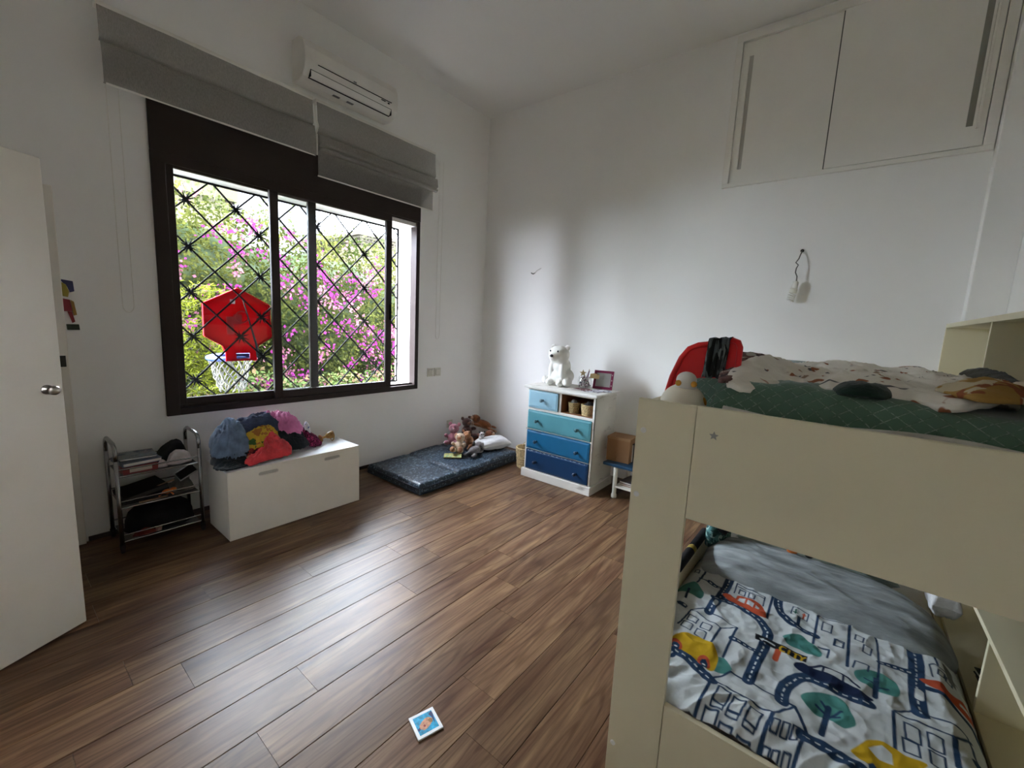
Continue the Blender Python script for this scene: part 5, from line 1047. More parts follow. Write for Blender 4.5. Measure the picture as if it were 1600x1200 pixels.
# round cream animal lamp
dk = empty('round_animal_lamp', (-2.598, -3.196, 1.184), 'round cream animal shaped lamp with yellow ears behind the bed post', 'lamp')
CRM = mat('cream_vinyl', (.78,.73,.60), .45, .4); AMB = mat('amber_vinyl', (.62,.30,.03), .45, .4)
DC = Vector((-2.598, -3.198, 1.256)); fd = Vector((-1.3, -.35, .1)).normalized(); drt = Matrix((fd, Vector((0,0,1)).cross(fd).normalized(), Vector((0,0,1)))).transposed()
MB().ell(DC, (.066,.066,.0665), None, 32, 20).build('body', CRM, dk, smooth=True)
MB().ell(DC+drt@Vector((.016,.004,.078)), (.028,.029,.025), drt, 20, 12).ell(DC+drt@Vector((.014,.004,.060)), (.026,.031,.016), drt, 20, 12).build('head', mat('pale_vinyl', (.62,.60,.55), .45, .4), dk, remesh=.003, sm=3)
for s in (1, -1): MB().ell(DC+drt@Vector((.040,.004+.021*s,.068)), (.007,.0085,.009), drt, 14, 10).build('ear', AMB, dk, smooth=True)
for c in ((.050,.004,.0), (.018,.058,.02)):
    v = (drt@Vector(c)).normalized()*.0645; MB().ell(DC+v, (.0055,.010,.012), Matrix((v.normalized(), Vector((0,0,1)).cross(v).normalized(), v.normalized().cross(Vector((0,0,1)).cross(v).normalized()))).transposed(), 12, 8).build('amber_spot', AMB, dk, smooth=True)

# lower bunk
MB_ = cushion(-2.66, -.70, -4.000, -3.124, .1845, .335, .04, lambda x, y: 0, 50, 30)
tag(MB_.build('lower_mattress', clothmat('white_sheet', (.66,.66,.66), .05), smooth=True, loc=(-1.68,-3.56,.184)), 'white mattress of the lower bunk under the town print duvet', 'mattress')
PRINT=[
('t',0,[(-2.434,-3.586),(-2.411,-3.6),(-2.385,-3.629),(-2.371,-3.658),(-2.373,-3.687),(-2.413,-3.707),(-2.448,-3.717),(-2.474,-3.696),(-2.476,-3.675),(-2.471,-3.652),(-2.475,-3.624),(-2.46,-3.6)]),
('n',0.022,[(-2.429,-3.654),(-2.547,-3.642)]),
('n',0.01,[(-2.438,-3.625),(-2.451,-3.652)]),
('n',0.01,[(-2.418,-3.636),(-2.439,-3.654)]),
('n',0.01,[(-2.422,-3.685),(-2.466,-3.652)]),
('n',0.01,[(-2.447,-3.68),(-2.456,-3.652)]),
('t',0,[(-2.17,-3.511),(-2.141,-3.527),(-2.112,-3.559),(-2.131,-3.588),(-2.157,-3.622),(-2.193,-3.626),(-2.211,-3.599),(-2.2,-3.566),(-2.202,-3.533)]),
('t',0,[(-2.203,-3.715),(-2.166,-3.746),(-2.154,-3.781),(-2.165,-3.818),(-2.216,-3.826),(-2.248,-3.809),(-2.252,-3.777),(-2.251,-3.74),(-2.235,-3.719)]),
('n',0.018,[(-2.191,-3.769),(-2.288,-3.763)]),
('n',0.008,[(-2.216,-3.74),(-2.229,-3.765)]),
('n',0.008,[(-2.221,-3.798),(-2.244,-3.767)]),
('t',0,[(-2.104,-3.121),(-2.063,-3.149),(-2.046,-3.172),(-2.077,-3.208),(-2.112,-3.226),(-2.152,-3.219),(-2.146,-3.177),(-2.14,-3.139)]),
('n',0.014,[(-2.114,-3.168),(-2.179,-3.173)]),
('g',0,[(-2.725,-3.309),(-2.702,-3.33),(-2.698,-3.352),(-2.704,-3.38),(-2.72,-3.406),(-2.738,-3.401),(-2.738,-3.363),(-2.734,-3.329)]),
('t',0,[(-2.437,-3.35),(-2.421,-3.369),(-2.464,-3.403),(-2.496,-3.392),(-2.512,-3.349)]),
('n',0.05,[(-1.828,-3.284),(-1.952,-3.286),(-2.059,-3.283),(-2.145,-3.272),(-2.208,-3.269)]),
('d',0.006,[(-1.828,-3.284),(-1.952,-3.286),(-2.059,-3.283),(-2.145,-3.272),(-2.208,-3.269)]),
('n',0.028,[(-1.99,-3.185),(-1.994,-3.223),(-2.004,-3.271)]),
('d',0.005,[(-1.99,-3.185),(-1.994,-3.223),(-2.004,-3.271)]),
('n',0.05,[(-2.103,-3.267),(-2.084,-3.313),(-2.099,-3.373),(-2.127,-3.428),(-2.182,-3.465),(-2.231,-3.468),(-2.305,-3.465),(-2.383,-3.456),(-2.478,-3.451)]),
('d',0.006,[(-2.103,-3.267),(-2.084,-3.313),(-2.099,-3.373),(-2.127,-3.428),(-2.182,-3.465),(-2.231,-3.468),(-2.305,-3.465),(-2.383,-3.456),(-2.478,-3.451)]),
('n',0.047,[(-1.854,-3.473),(-1.936,-3.471),(-2.007,-3.484),(-2.049,-3.515),(-2.069,-3.556),(-2.085,-3.602)]),
('d',0.006,[(-1.854,-3.473),(-1.936,-3.471),(-2.007,-3.484),(-2.049,-3.515),(-2.069,-3.556),(-2.085,-3.602)]),
('n',0.03,[(-2.317,-3.372),(-2.32,-3.408),(-2.326,-3.444)]),
('d',0.005,[(-2.317,-3.372),(-2.32,-3.408),(-2.326,-3.444)]),
('n',0.055,[(-2.529,-3.224),(-2.507,-3.233),(-2.517,-3.284),(-2.541,-3.324),(-2.563,-3.362)]),
('d',0.006,[(-2.529,-3.224),(-2.507,-3.233),(-2.517,-3.284),(-2.541,-3.324),(-2.563,-3.362)]),
('n',0.055,[(-2.494,-3.543),(-2.451,-3.541),(-2.4,-3.552),(-2.357,-3.574),(-2.333,-3.604),(-2.34,-3.648),(-2.339,-3.707),(-2.337,-3.746)]),
('d',0.006,[(-2.494,-3.543),(-2.451,-3.541),(-2.4,-3.552),(-2.357,-3.574),(-2.333,-3.604),(-2.34,-3.648),(-2.339,-3.707),(-2.337,-3.746)]),
('n',0.055,[(-2.589,-3.604),(-2.589,-3.638),(-2.594,-3.677),(-2.596,-3.707),(-2.599,-3.73)]),
('d',0.006,[(-2.589,-3.604),(-2.589,-3.638),(-2.594,-3.677),(-2.596,-3.707),(-2.599,-3.73)]),
('n',0.06,[(-1.853,-3.877),(-1.977,-3.882),(-2.098,-3.873),(-2.205,-3.866),(-2.268,-3.868)]),
('d',0.006,[(-1.853,-3.877),(-1.977,-3.882),(-2.098,-3.873),(-2.205,-3.866),(-2.268,-3.868)]),
('n',0.03,[(-2.095,-3.783),(-2.08,-3.827),(-2.074,-3.865)]),
('d',0.005,[(-2.095,-3.783),(-2.08,-3.827),(-2.074,-3.865)]),
('n',0.03,[(-2.127,-3.881),(-2.124,-3.931),(-2.155,-3.968),(-2.162,-4.002),(-2.214,-4.018)]),
('w',0.03,[(-2.162,-3.874),(-2.197,-3.871)]),
('w',0.02,[(-2.118,-3.277),(-2.151,-3.276)]),
('n',0.04,[(-2.348,-3.975),(-2.361,-4.0)]),
('n',0.008,[(-2.237,-3.212),(-2.282,-3.328)]),
('n',0.012,[(-2.282,-3.328),(-2.404,-3.319)]),
('n',0.008,[(-2.282,-3.328),(-2.239,-3.375)]),
('n',0.012,[(-2.239,-3.375),(-2.419,-3.366)]),
('n',0.008,[(-2.237,-3.212),(-2.203,-3.249),(-2.236,-3.375)]),
('n',0.01,[(-2.237,-3.212),(-2.36,-3.198)]),
('n',0.007,[(-2.268,-3.215),(-2.279,-3.251),(-2.321,-3.251),(-2.311,-3.216),(-2.268,-3.215)]),
('n',0.007,[(-2.287,-3.268),(-2.298,-3.302),(-2.338,-3.301),(-2.329,-3.268),(-2.287,-3.268)]),
('n',0.007,[(-2.324,-3.209),(-2.334,-3.245),(-2.374,-3.245),(-2.365,-3.21),(-2.324,-3.209)]),
('n',0.007,[(-2.34,-3.262),(-2.35,-3.295),(-2.388,-3.295),(-2.38,-3.262),(-2.34,-3.262)]),
('n',0.007,[(-2.01,-3.32),(-1.929,-3.317),(-1.943,-3.425),(-2.022,-3.428)]),
('n',0.007,[(-1.948,-3.325),(-1.96,-3.424)]),
('n',0.007,[(-1.96,-3.334),(-1.962,-3.356),(-1.998,-3.357),(-1.996,-3.335),(-1.96,-3.334)]),
('n',0.007,[(-1.965,-3.37),(-1.967,-3.392),(-2.002,-3.392),(-2.0,-3.371),(-1.965,-3.37)]),
('n',0.007,[(-1.91,-3.338),(-1.855,-3.337)]),
('n',0.007,[(-1.868,-3.36),(-1.876,-3.391),(-1.913,-3.392),(-1.906,-3.361),(-1.868,-3.36)]),
('n',0.013,[(-1.871,-3.449),(-2.09,-3.451)]),
('n',0.006,[(-1.844,-3.187),(-1.857,-3.253)]),
('n',0.012,[(-1.844,-3.187),(-2.044,-3.181)]),
('n',0.008,[(-1.844,-3.187),(-1.861,-3.249)]),
('n',0.008,[(-2.056,-3.113),(-1.883,-3.117),(-1.774,-3.134)]),
('n',0.007,[(-1.916,-3.143),(-1.923,-3.162),(-1.956,-3.165),(-1.95,-3.146),(-1.916,-3.143)]),
('n',0.012,[(-1.897,-3.624),(-1.913,-3.612),(-1.942,-3.605),(-2.134,-3.6)]),
('n',0.008,[(-1.904,-3.617),(-1.909,-3.688)]),
('n',0.008,[(-1.932,-3.615),(-1.933,-3.688)]),
('n',0.007,[(-1.973,-3.622),(-1.976,-3.651),(-2.028,-3.648),(-2.026,-3.62),(-1.973,-3.622)]),
('n',0.007,[(-2.056,-3.66),(-2.058,-3.687),(-2.106,-3.684),(-2.104,-3.657),(-2.056,-3.66)]),
('n',0.009,[(-2.142,-3.616),(-2.142,-3.646),(-2.193,-3.642)]),
('n',0.008,[(-1.887,-3.648),(-1.879,-3.706),(-1.87,-3.772)]),
('n',0.014,[(-1.882,-3.703),(-2.023,-3.7),(-2.193,-3.696)]),
('n',0.01,[(-1.886,-3.706),(-1.889,-3.772),(-1.973,-3.781),(-2.107,-3.78),(-2.283,-3.768)]),
('n',0.008,[(-1.87,-3.772),(-1.902,-3.784)]),
('n',0.007,[(-1.969,-3.721),(-1.974,-3.744),(-2.016,-3.739),(-2.011,-3.717),(-1.969,-3.721)]),
('n',0.007,[(-2.026,-3.742),(-2.03,-3.764),(-2.07,-3.759),(-2.066,-3.738),(-2.026,-3.742)]),
('n',0.007,[(-2.061,-3.663),(-2.065,-3.685),(-2.105,-3.682),(-2.101,-3.66),(-2.061,-3.663)]),
('n',0.008,[(-2.188,-3.71),(-2.144,-3.717),(-2.141,-3.753),(-2.172,-3.749)]),
('n',0.014,[(-2.7,-3.347),(-2.558,-3.364)]),
('n',0.011,[(-2.553,-3.363),(-2.567,-3.53)]),
('n',0.016,[(-2.567,-3.53),(-2.68,-3.514)]),
('n',0.01,[(-2.548,-3.362),(-2.476,-3.402)]),
('n',0.011,[(-2.476,-3.402),(-2.493,-3.576)]),
('n',0.014,[(-2.493,-3.576),(-2.57,-3.609)]),
('n',0.012,[(-2.567,-3.53),(-2.493,-3.576)]),
('n',0.014,[(-2.592,-3.605),(-2.698,-3.587)]),
('n',0.009,[(-2.571,-3.387),(-2.573,-3.421),(-2.632,-3.415),(-2.631,-3.382),(-2.571,-3.387)]),
('n',0.007,[(-2.63,-3.381),(-2.632,-3.413),(-2.646,-3.412),(-2.644,-3.38),(-2.63,-3.381)]),
('n',0.009,[(-2.58,-3.431),(-2.582,-3.463),(-2.639,-3.456),(-2.639,-3.424),(-2.58,-3.431)]),
('n',0.007,[(-2.638,-3.424),(-2.639,-3.454),(-2.653,-3.452),(-2.651,-3.422),(-2.638,-3.424)]),
('n',0.009,[(-2.588,-3.476),(-2.589,-3.507),(-2.645,-3.499),(-2.644,-3.469),(-2.588,-3.476)]),
('n',0.007,[(-2.644,-3.468),(-2.645,-3.497),(-2.658,-3.495),(-2.657,-3.467),(-2.644,-3.468)]),
('n',0.009,[(-2.652,-3.37),(-2.653,-3.405),(-2.704,-3.401),(-2.704,-3.368),(-2.652,-3.37)]),
('n',0.009,[(-2.67,-3.414),(-2.671,-3.446),(-2.72,-3.441),(-2.72,-3.41),(-2.67,-3.414)]),
('n',0.009,[(-2.677,-3.461),(-2.678,-3.492),(-2.725,-3.486),(-2.725,-3.456),(-2.677,-3.461)]),
('n',0.008,[(-2.592,-3.533),(-2.588,-3.549),(-2.633,-3.545),(-2.638,-3.529),(-2.592,-3.533)]),
('n',0.008,[(-2.586,-3.557),(-2.582,-3.572),(-2.627,-3.568),(-2.631,-3.553),(-2.586,-3.557)]),
('n',0.008,[(-2.577,-3.58),(-2.573,-3.595),(-2.618,-3.59),(-2.622,-3.575),(-2.577,-3.58)]),
('n',0.008,[(-2.665,-3.522),(-2.663,-3.538),(-2.704,-3.534),(-2.707,-3.519),(-2.665,-3.522)]),
('n',0.008,[(-2.664,-3.544),(-2.661,-3.559),(-2.702,-3.555),(-2.705,-3.541),(-2.664,-3.544)]),
('n',0.008,[(-2.658,-3.568),(-2.655,-3.583),(-2.696,-3.579),(-2.699,-3.564),(-2.658,-3.568)]),
('n',0.01,[(-2.318,-3.806),(-2.258,-3.854),(-2.255,-3.967),(-2.287,-3.975),(-2.365,-3.975)]),
('n',0.01,[(-2.322,-3.806),(-2.311,-3.932),(-2.26,-3.976)]),
('n',0.02,[(-2.311,-3.932),(-2.419,-3.925)]),
('n',0.013,[(-2.325,-3.803),(-2.464,-3.799)]),
('n',0.008,[(-2.346,-3.825),(-2.347,-3.857),(-2.402,-3.856),(-2.402,-3.825),(-2.346,-3.825)]),
('n',0.008,[(-2.34,-3.874),(-2.341,-3.905),(-2.395,-3.902),(-2.395,-3.872),(-2.34,-3.874)]),
('n',0.008,[(-2.405,-3.818),(-2.405,-3.85),(-2.456,-3.849),(-2.457,-3.818),(-2.405,-3.818)]),
('n',0.008,[(-2.406,-3.871),(-2.406,-3.901),(-2.456,-3.899),(-2.456,-3.87),(-2.406,-3.871)]),
('n',0.01,[(-1.873,-3.929),(-1.967,-3.938)]),
('n',0.007,[(-2.051,-3.916),(-1.987,-3.915),(-1.97,-3.929),(-1.99,-3.976)]),
('n',0.007,[(-1.995,-3.936),(-1.998,-3.952),(-2.028,-3.946),(-2.025,-3.931),(-1.995,-3.936)]),
('n',0.007,[(-2.006,-3.955),(-2.008,-3.97),(-2.038,-3.965),(-2.036,-3.949),(-2.006,-3.955)]),
('n',0.008,[(-1.889,-3.981),(-1.883,-4.011)]),
('n',0.008,[(-2.0,-3.974),(-1.999,-4.006)]),
('k',0,[(-1.937,-3.95),(-1.934,-3.975),(-2.023,-3.979),(-2.022,-3.96)]),
('y',0,[(-2.453,-3.201),(-2.4,-3.229),(-2.386,-3.267),(-2.388,-3.316),(-2.429,-3.352),(-2.49,-3.359),(-2.52,-3.348),(-2.504,-3.299),(-2.492,-3.249),(-2.488,-3.213)]),
('r',0,[(-2.505,-3.305),(-2.477,-3.305),(-2.464,-3.317),(-2.471,-3.332),(-2.497,-3.344),(-2.513,-3.341),(-2.516,-3.319)]),
('n',0,[(-2.505,-3.313),(-2.486,-3.315),(-2.48,-3.325),(-2.494,-3.336),(-2.516,-3.338),(-2.521,-3.324)]),
('w',0.012,[(-2.506,-3.325),(-2.506,-3.327)]),
('r',0,[(-2.487,-3.206),(-2.457,-3.205),(-2.442,-3.217),(-2.45,-3.234),(-2.478,-3.249),(-2.495,-3.246),(-2.498,-3.222)]),
('n',0,[(-2.487,-3.215),(-2.466,-3.216),(-2.461,-3.227),(-2.475,-3.24),(-2.498,-3.243),(-2.504,-3.228)]),
('w',0.012,[(-2.487,-3.228),(-2.488,-3.231)]),
('r',0,[(-2.053,-3.284),(-2.036,-3.308),(-2.045,-3.331),(-2.014,-3.337),(-2.006,-3.373),(-2.02,-3.42),(-2.063,-3.442),(-2.098,-3.446),(-2.101,-3.405),(-2.083,-3.346),(-2.072,-3.311)]),
('w',0,[(-2.028,-3.344),(-2.022,-3.366),(-2.056,-3.366),(-2.055,-3.341)]),
('w',0,[(-2.024,-3.374),(-2.031,-3.398),(-2.064,-3.397),(-2.053,-3.373)]),
('w',0,[(-2.038,-3.405),(-2.045,-3.418),(-2.062,-3.418),(-2.062,-3.405)]),
('r',0,[(-2.093,-3.88),(-2.078,-3.902),(-2.066,-3.935),(-2.086,-3.955),(-2.062,-3.992),(-2.072,-4.013),(-2.122,-4.009),(-2.136,-3.985),(-2.129,-3.957),(-2.114,-3.929),(-2.107,-3.899)]),
('w',0,[(-2.087,-3.978),(-2.084,-4.004),(-2.098,-4.001),(-2.108,-3.973)]),
('m',0,[(-2.302,-3.556),(-2.279,-3.574),(-2.282,-3.601),(-2.278,-3.646),(-2.286,-3.695),(-2.297,-3.736),(-2.305,-3.758),(-2.316,-3.755),(-2.33,-3.73),(-2.332,-3.689),(-2.328,-3.641),(-2.324,-3.597),(-2.318,-3.568)]),
('m',0.012,[(-2.289,-3.592),(-2.257,-3.629),(-2.247,-3.67),(-2.256,-3.698),(-2.284,-3.725)]),
('m',0.009,[(-2.258,-3.635),(-2.294,-3.631)]),
('m',0.009,[(-2.258,-3.686),(-2.301,-3.685)]),
('w',0.01,[(-2.312,-3.778),(-2.313,-3.781)]),
('n',0,[(-2.22,-3.15),(-2.215,-3.175),(-2.225,-3.195),(-2.238,-3.191),(-2.242,-3.161)]),
('w',0.01,[(-2.227,-3.181),(-2.227,-3.185)]),
('b',0,[(-2.225,-3.432),(-2.222,-3.443),(-2.223,-3.469),(-2.226,-3.502),(-2.225,-3.542),(-2.231,-3.59),(-2.271,-3.588),(-2.27,-3.579),(-2.268,-3.54),(-2.263,-3.472),(-2.261,-3.436)]),
('w',0.012,[(-2.248,-3.493),(-2.244,-3.456)]),
('w',0,[(-2.243,-3.447),(-2.232,-3.461),(-2.258,-3.458)]),
('r',0.026,[(-2.269,-3.508),(-2.316,-3.505)]),
('y',0.009,[(-2.236,-3.527),(-2.235,-3.516),(-2.248,-3.511),(-2.263,-3.514),(-2.263,-3.524)]),
('y',0.009,[(-2.236,-3.539),(-2.266,-3.537)]),
('y',0.009,[(-2.237,-3.551),(-2.239,-3.566)]),
('y',0.009,[(-2.238,-3.558),(-2.268,-3.556)]),
('y',0.009,[(-2.239,-3.57),(-2.254,-3.576),(-2.241,-3.584)]),
('y',0.009,[(-2.254,-3.576),(-2.269,-3.574)]),
('y',0,[(-2.548,-3.706),(-2.502,-3.731),(-2.473,-3.75),(-2.461,-3.775),(-2.464,-3.799),(-2.471,-3.819),(-2.475,-3.861),(-2.578,-3.779),(-2.571,-3.744),(-2.56,-3.716)]),
('w',0,[(-2.51,-3.743),(-2.477,-3.771),(-2.49,-3.791),(-2.523,-3.792),(-2.529,-3.765)]),
('n',0,[(-2.568,-3.74),(-2.556,-3.751),(-2.569,-3.759),(-2.585,-3.743)]),
('n',0.006,[(-1.935,-3.523),(-1.95,-3.576),(-1.998,-3.573),(-1.992,-3.52),(-1.935,-3.523)]),
('n',0.016,[(-2.002,-3.548),(-2.047,-3.548)]),
('g',0.008,[(-1.953,-3.534),(-1.979,-3.534)]),
('g',0.008,[(-1.972,-3.528),(-1.973,-3.541)]),
('r',0.009,[(-1.958,-3.562),(-1.991,-3.56)]),
('r',0.009,[(-1.966,-3.558),(-1.967,-3.566)]),
('y',0,[(-2.694,-3.493),(-2.686,-3.512),(-2.695,-3.521),(-2.693,-3.548),(-2.699,-3.596),(-2.715,-3.588),(-2.731,-3.537),(-2.736,-3.489)]),
('b',0,[(-2.734,-3.51),(-2.709,-3.515),(-2.693,-3.527),(-2.703,-3.536),(-2.724,-3.536),(-2.738,-3.525)]),
('w',0,[(-2.726,-3.52),(-2.712,-3.526),(-2.718,-3.531),(-2.73,-3.526)])]

PAL = {'n': (.022,.050,.105), 'm': (.012,.022,.060), 'b': (.010,.012,.016), 'k': (.13,.14,.14), 't': (.075,.25,.22), 'g': (.025,.11,.075), 'r': (.50,.085,.035), 'y': (.58,.36,.015), 'w': (.64,.67,.67), 'd': (.62,.66,.66)}
DX0, DX1, DY0_, DY1_ = -2.682, -1.78, -4.015, -3.122
NX, NY = 420, 414
gx, gy_ = np.meshgrid(np.linspace(DX0, DX1, NX), np.linspace(DY0_, DY1_, NY)); C = np.empty((NY, NX, 3)); C[:] = (.60,.635,.635)
def seg_d(ax_, ay_, bx__, by__, X, Y):
    dx, dy = bx__-ax_, by__-ay_; t = np.clip(((X-ax_)*dx+(Y-ay_)*dy)/(dx*dx+dy*dy+1e-12), 0, 1); return np.hypot(X-ax_-t*dx, Y-ay_-t*dy), t
def paint(mask, c): C[:] = C*(1-mask[..., None])+np.array(c)*mask[..., None]
AA = .0011
for c, wd, pts in PRINT:
    if wd == 0:
        if c in 'tgyrm' and len(pts) > 5: pts = [tuple(p) for p in catmull(pts, len(pts)*5)]
        ins = np.zeros(gx.shape, bool); dmin = np.full(gx.shape, 9.)
        for i in range(len(pts)):
            (xa, ya), (xb, yb2) = pts[i], pts[(i+1) % len(pts)]
            cond = ((ya > gy_) != (yb2 > gy_)); xi = (xb-xa)*(gy_-ya)/((yb2-ya) if abs(yb2-ya) > 1e-9 else 1e-9)+xa; ins ^= cond & (gx < xi)
            dmin = np.minimum(dmin, seg_d(xa, ya, xb, yb2, gx, gy_)[0])
        paint(np.clip(.5+np.where(ins, dmin, -dmin)/(2*AA), 0, 1), PAL[c])
    else:
        if c != 'd' and len(pts) > 2 and wd > .02:
            P_ = [np.array(p) for p in pts]; sm2 = []
            for i in range(len(P_)-1):
                p0, p1, p2, p3 = P_[max(i-1,0)], P_[i], P_[i+1], P_[min(i+2, len(P_)-1)]
                for t in (0,.25,.5,.75): sm2.append(.5*(2*p1+(p2-p0)*t+(2*p0-5*p1+4*p2-p3)*t*t+(3*p1-p0-3*p2+p3)*t**3))
            pts = sm2+[P_[-1]]
        run = 0.; best = np.full(gx.shape, 9.); along = np.zeros(gx.shape)
        for i in range(len(pts)-1):
            (xa, ya), (xb, yb2) = pts[i], pts[i+1]; d, t = seg_d(xa, ya, xb, yb2, gx, gy_); L = math.hypot(xb-xa, yb2-ya); u = d < best; best = np.where(u, d, best); along = np.where(u, run+t*L, along); run += L
        mk = np.clip(.5+(max(wd*.70, .0044)/2-best)/(2*AA), 0, 1)
        if c == 'd':
            per_ = .024 if wd > .0055 else .018; mk = mk*((along % per_) < per_*.55)
        paint(mk, PAL[c])
def dz_(x, y):
    # duvet surface: wrinkles, tuck behind the lower panel, drop along both long sides
    z = .396+.008*nz(x*5, y*5, 1)+.006*ridge(x*7+y*2, y*13, 4)+.004*ridge(x*19, y*15, 6)+.003*nz(x*34, y*34, 2)
    z += .012*ridge(x*3-y*2, (x+y)*18, 7)*math.exp(-((x+2.66)/.10)**2)
    z -= .050*max(0, (-2.60-x)/.085)**2.2
    z -= .085*max(0, (-3.93-y)/.085)**1.8
    z -= .030*max(0, (y+3.17)/.05)**2
    return z
Zg = np.array([[dz_(gx[j, i], gy_[j, i]) for i in range(NX)] for j in range(NY)])
me = bpy.data.meshes.new('town_duvet'); V = np.stack([gx, gy_, Zg], -1).reshape(-1, 3); off = np.array([-2.2,-3.56,.36])
me.vertices.add(NX*NY); me.vertices.foreach_set('co', (V-off).astype(np.float32).ravel())
ii = (np.arange(NY-1)[:, None]*NX+np.arange(NX-1)[None, :]).ravel(); q = np.stack([ii, ii+1, ii+NX+1, ii+NX], 1).astype(np.int32)
me.loops.add(len(q)*4); me.loops.foreach_set('vertex_index', q.ravel()); me.polygons.add(len(q)); me.polygons.foreach_set('loop_start', (np.arange(len(q))*4).astype(np.int32)); me.update(calc_edges=True)
me.polygons.foreach_set('use_smooth', [True]*len(q))
ca = me.attributes.new('print', 'FLOAT_COLOR', 'POINT'); cc = np.ones((NY*NX, 4)); cc[:, :3] = C.reshape(-1, 3); ca.data.foreach_set('color', cc.astype(np.float32).ravel())
dm_ = bpy.data.materials.new('town_print_cotton'); dm_.use_nodes = True; nt = dm_.node_tree; b_ = nt.nodes['Principled BSDF']; a_ = nt.nodes.new('ShaderNodeAttribute'); a_.attribute_name = 'print'; nt.links.new(a_.outputs['Color'], b_.inputs['Base Color']); b_.inputs['Roughness'].default_value = .85; b_.inputs['Specular IOR Level'].default_value = .15
tn_ = nt.nodes.new('ShaderNodeTexNoise'); tn_.inputs['Scale'].default_value = 45; tn_.inputs['Detail'].default_value = 4; tcn = nt.nodes.new('ShaderNodeTexCoord'); nt.links.new(tcn.outputs['Object'], tn_.inputs['Vector']); bu = nt.nodes.new('ShaderNodeBump'); bu.inputs['Strength'].default_value = .35; bu.inputs['Distance'].default_value = .008; nt.links.new(tn_.outputs['Fac'], bu.inputs['Height']); nt.links.new(bu.outputs[0], b_.inputs['Normal'])
me.materials.append(dm_); du = bpy.data.objects.new('town_duvet', me); col.objects.link(du); du.location = tuple(off); md = du.modifiers.new('solid', 'SOLIDIFY'); md.thickness = .012; md.offset = -1
tag(du, 'white duvet printed with town streets, houses, trees and cars on the lower bunk', 'duvet')
GF = mat('duvet_reverse', (.30,.33,.33), .75, .2, var=.35, vscale=5, stretch=(6,1,1), bump=.25, bscale=60, hue2=(.46,.50,.51))
def fz(x, y, s):
    t = (x+1.94)/.22
    return .418+.075*min(1, max(0, t))**.6 - .045*s**8 - .05*max(0, (-3.93-y)/.08)**2
fo = [(-1.905,-3.165),(-1.918,-3.25),(-1.917,-3.447),(-1.926,-3.643),(-1.940,-3.885),(-1.925,-3.955),(-1.870,-4.005),(-1.80,-3.985),(-1.70,-3.92),(-1.62,-3.80),(-1.60,-3.50),(-1.62,-3.22),(-1.70,-3.16),(-1.80,-3.15)]
cloth('duvet_fold', fo, fz, GF, 51, nr=40, nt=200, amp=.014, freq=20, ang=1.6, fine=.06, aniso=.14, thick=.035, parent=None, label='grey reverse side of the town duvet folded back across the lower bunk', cat='duvet')
pillow('pale_pillow', 'pale grey green pillow behind the folded duvet on the lower bunk', (-1.42, -3.55, .470), (.36,.62,.16), 0, clothmat('sage_pillowcase', (.36,.42,.37), .15), seed=8)
pillow('olive_cushion', 'olive yellow cushion beside the pale pillow on the lower bunk', (-1.52, -3.79, .535), (.28,.26,.10), .2, clothmat('olive_cotton', (.27,.29,.08), .3), seed=9, cat='cushion')
pillow('white_head_pillow', 'white pillow against the bookcase at the right of the lower bunk', (-1.655, -3.972, .500), (.16,.085,.11), .05, clothmat('white_pillowcase', (.70,.70,.70), .06), seed=11)
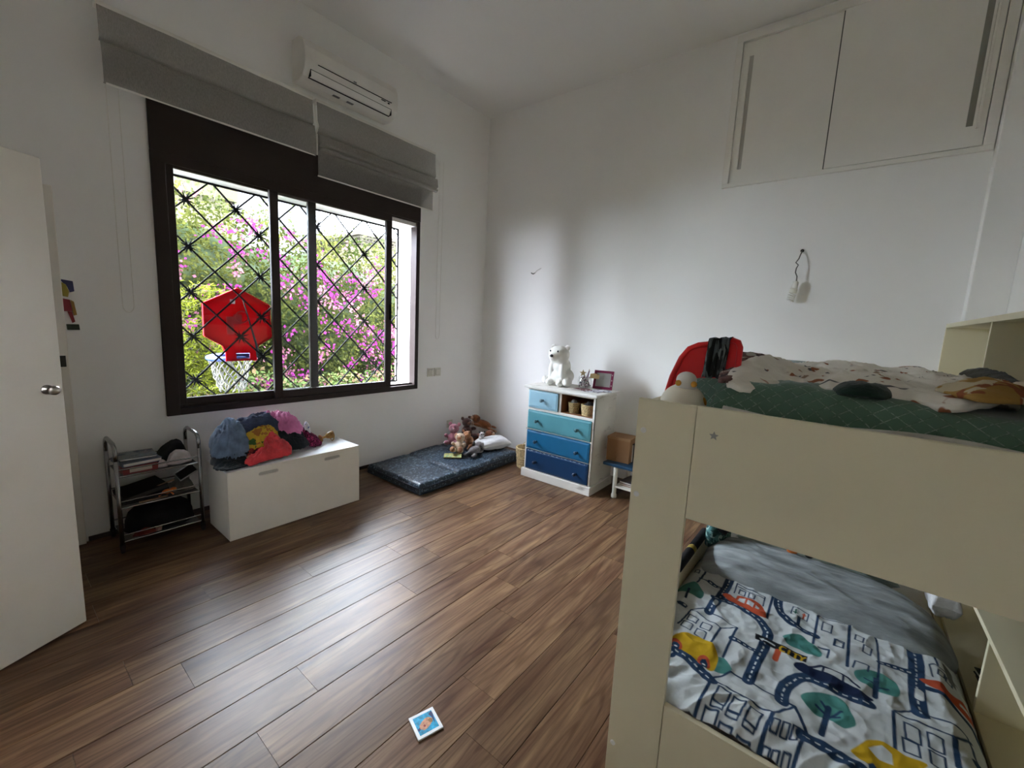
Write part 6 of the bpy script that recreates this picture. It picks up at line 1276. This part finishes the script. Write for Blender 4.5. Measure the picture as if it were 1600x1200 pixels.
cloth('teal_cloth', [(-1.74,-3.130),(-1.76,-3.165),(-1.70,-3.205),(-1.58,-3.215),(-1.50,-3.17),(-1.55,-3.128),(-1.65,-3.122)], lambda x, y, s: .505+.055*(1-s**2), patches('teal_print', (.09,.22,.21), [(.30,.45,.42),(.03,.08,.08)], 30, .5), 52, nr=14, nt=60, amp=.018, freq=24, thick=.10, zmin=.44, label='crumpled teal printed cloth at the left end of the duvet fold', cat='cloth')
pb = empty('black_pompom', (-1.70, -3.198, .53), 'black fluffy ball on the duvet fold of the lower bunk', 'toy')
MB().ell((-1.705,-3.198,.533), .026, None, 20, 14).build('ball', BLACKC, pb, smooth=True)
hr = MB(); random.seed(8)
for i in range(160):
    v = Vector((random.gauss(0,1), random.gauss(0,1), random.gauss(0,1))).normalized(); hr.tube([Vector((-1.705,-3.198,.533))+v*.024, Vector((-1.705,-3.198,.533))+v*.033+Vector((0,0,-.002))], [.002,.0005], 4)
tag(hr.build('fluff', BLACKC, pb), kind='stuff')
ts = empty('striped_toy_tube', (-1.85, -3.111, .455), 'black toy tube with a yellow band along the left rail of the lower bunk', 'toy')
A, B = Vector((-2.12,-3.111,.4735)), Vector((-1.66,-3.111,.4735))
MB().tube([A, A.lerp(B,.01), A.lerp(B,.42)], [.016,.020,.020], 14).tube([A.lerp(B,.50), A.lerp(B,.98), B], [.020,.020,.014], 14).build('tube', BLACKC, ts, smooth=True)
MB().tube([A.lerp(B,.42), A.lerp(B,.50)], .0205, 14).build('yellow_band', mat('mustard_band', (.30,.22,.03), .6), ts, smooth=True)
for nm, c, r_, m_, lb in (('orange_ball', (-1.645,-3.48,.512), .024, mat('orange_plastic', (.75,.20,.04), .45), 'small orange ball behind the duvet fold on the lower bunk'), ('black_ball', (-1.64,-3.545,.512), .020, RUB, 'small black ball next to the orange one on the lower bunk')):
    o_ = MB().ell(c, r_, None, 20, 14); o_.lathe([(r_*.25,r_*.95),(r_*.3,r_*1.02),(.001,r_*1.03)], c, 10)
    tag(o_.build(nm, m_, smooth=True, loc=c), lb, 'toy ball')
for i in range(3): book('bookcase_book', ('lowest', 'middle', 'topmost')[i]+' of three dark books stacked low in the white bookcase', 'book', (-1.90, -4.125, .3185+.019*i), (.15,.13,.018), R(8*i-5), mat('dark_book_%d' % i, ((.03,.03,.04),(.08,.05,.05),(.02,.03,.02))[i], .5))
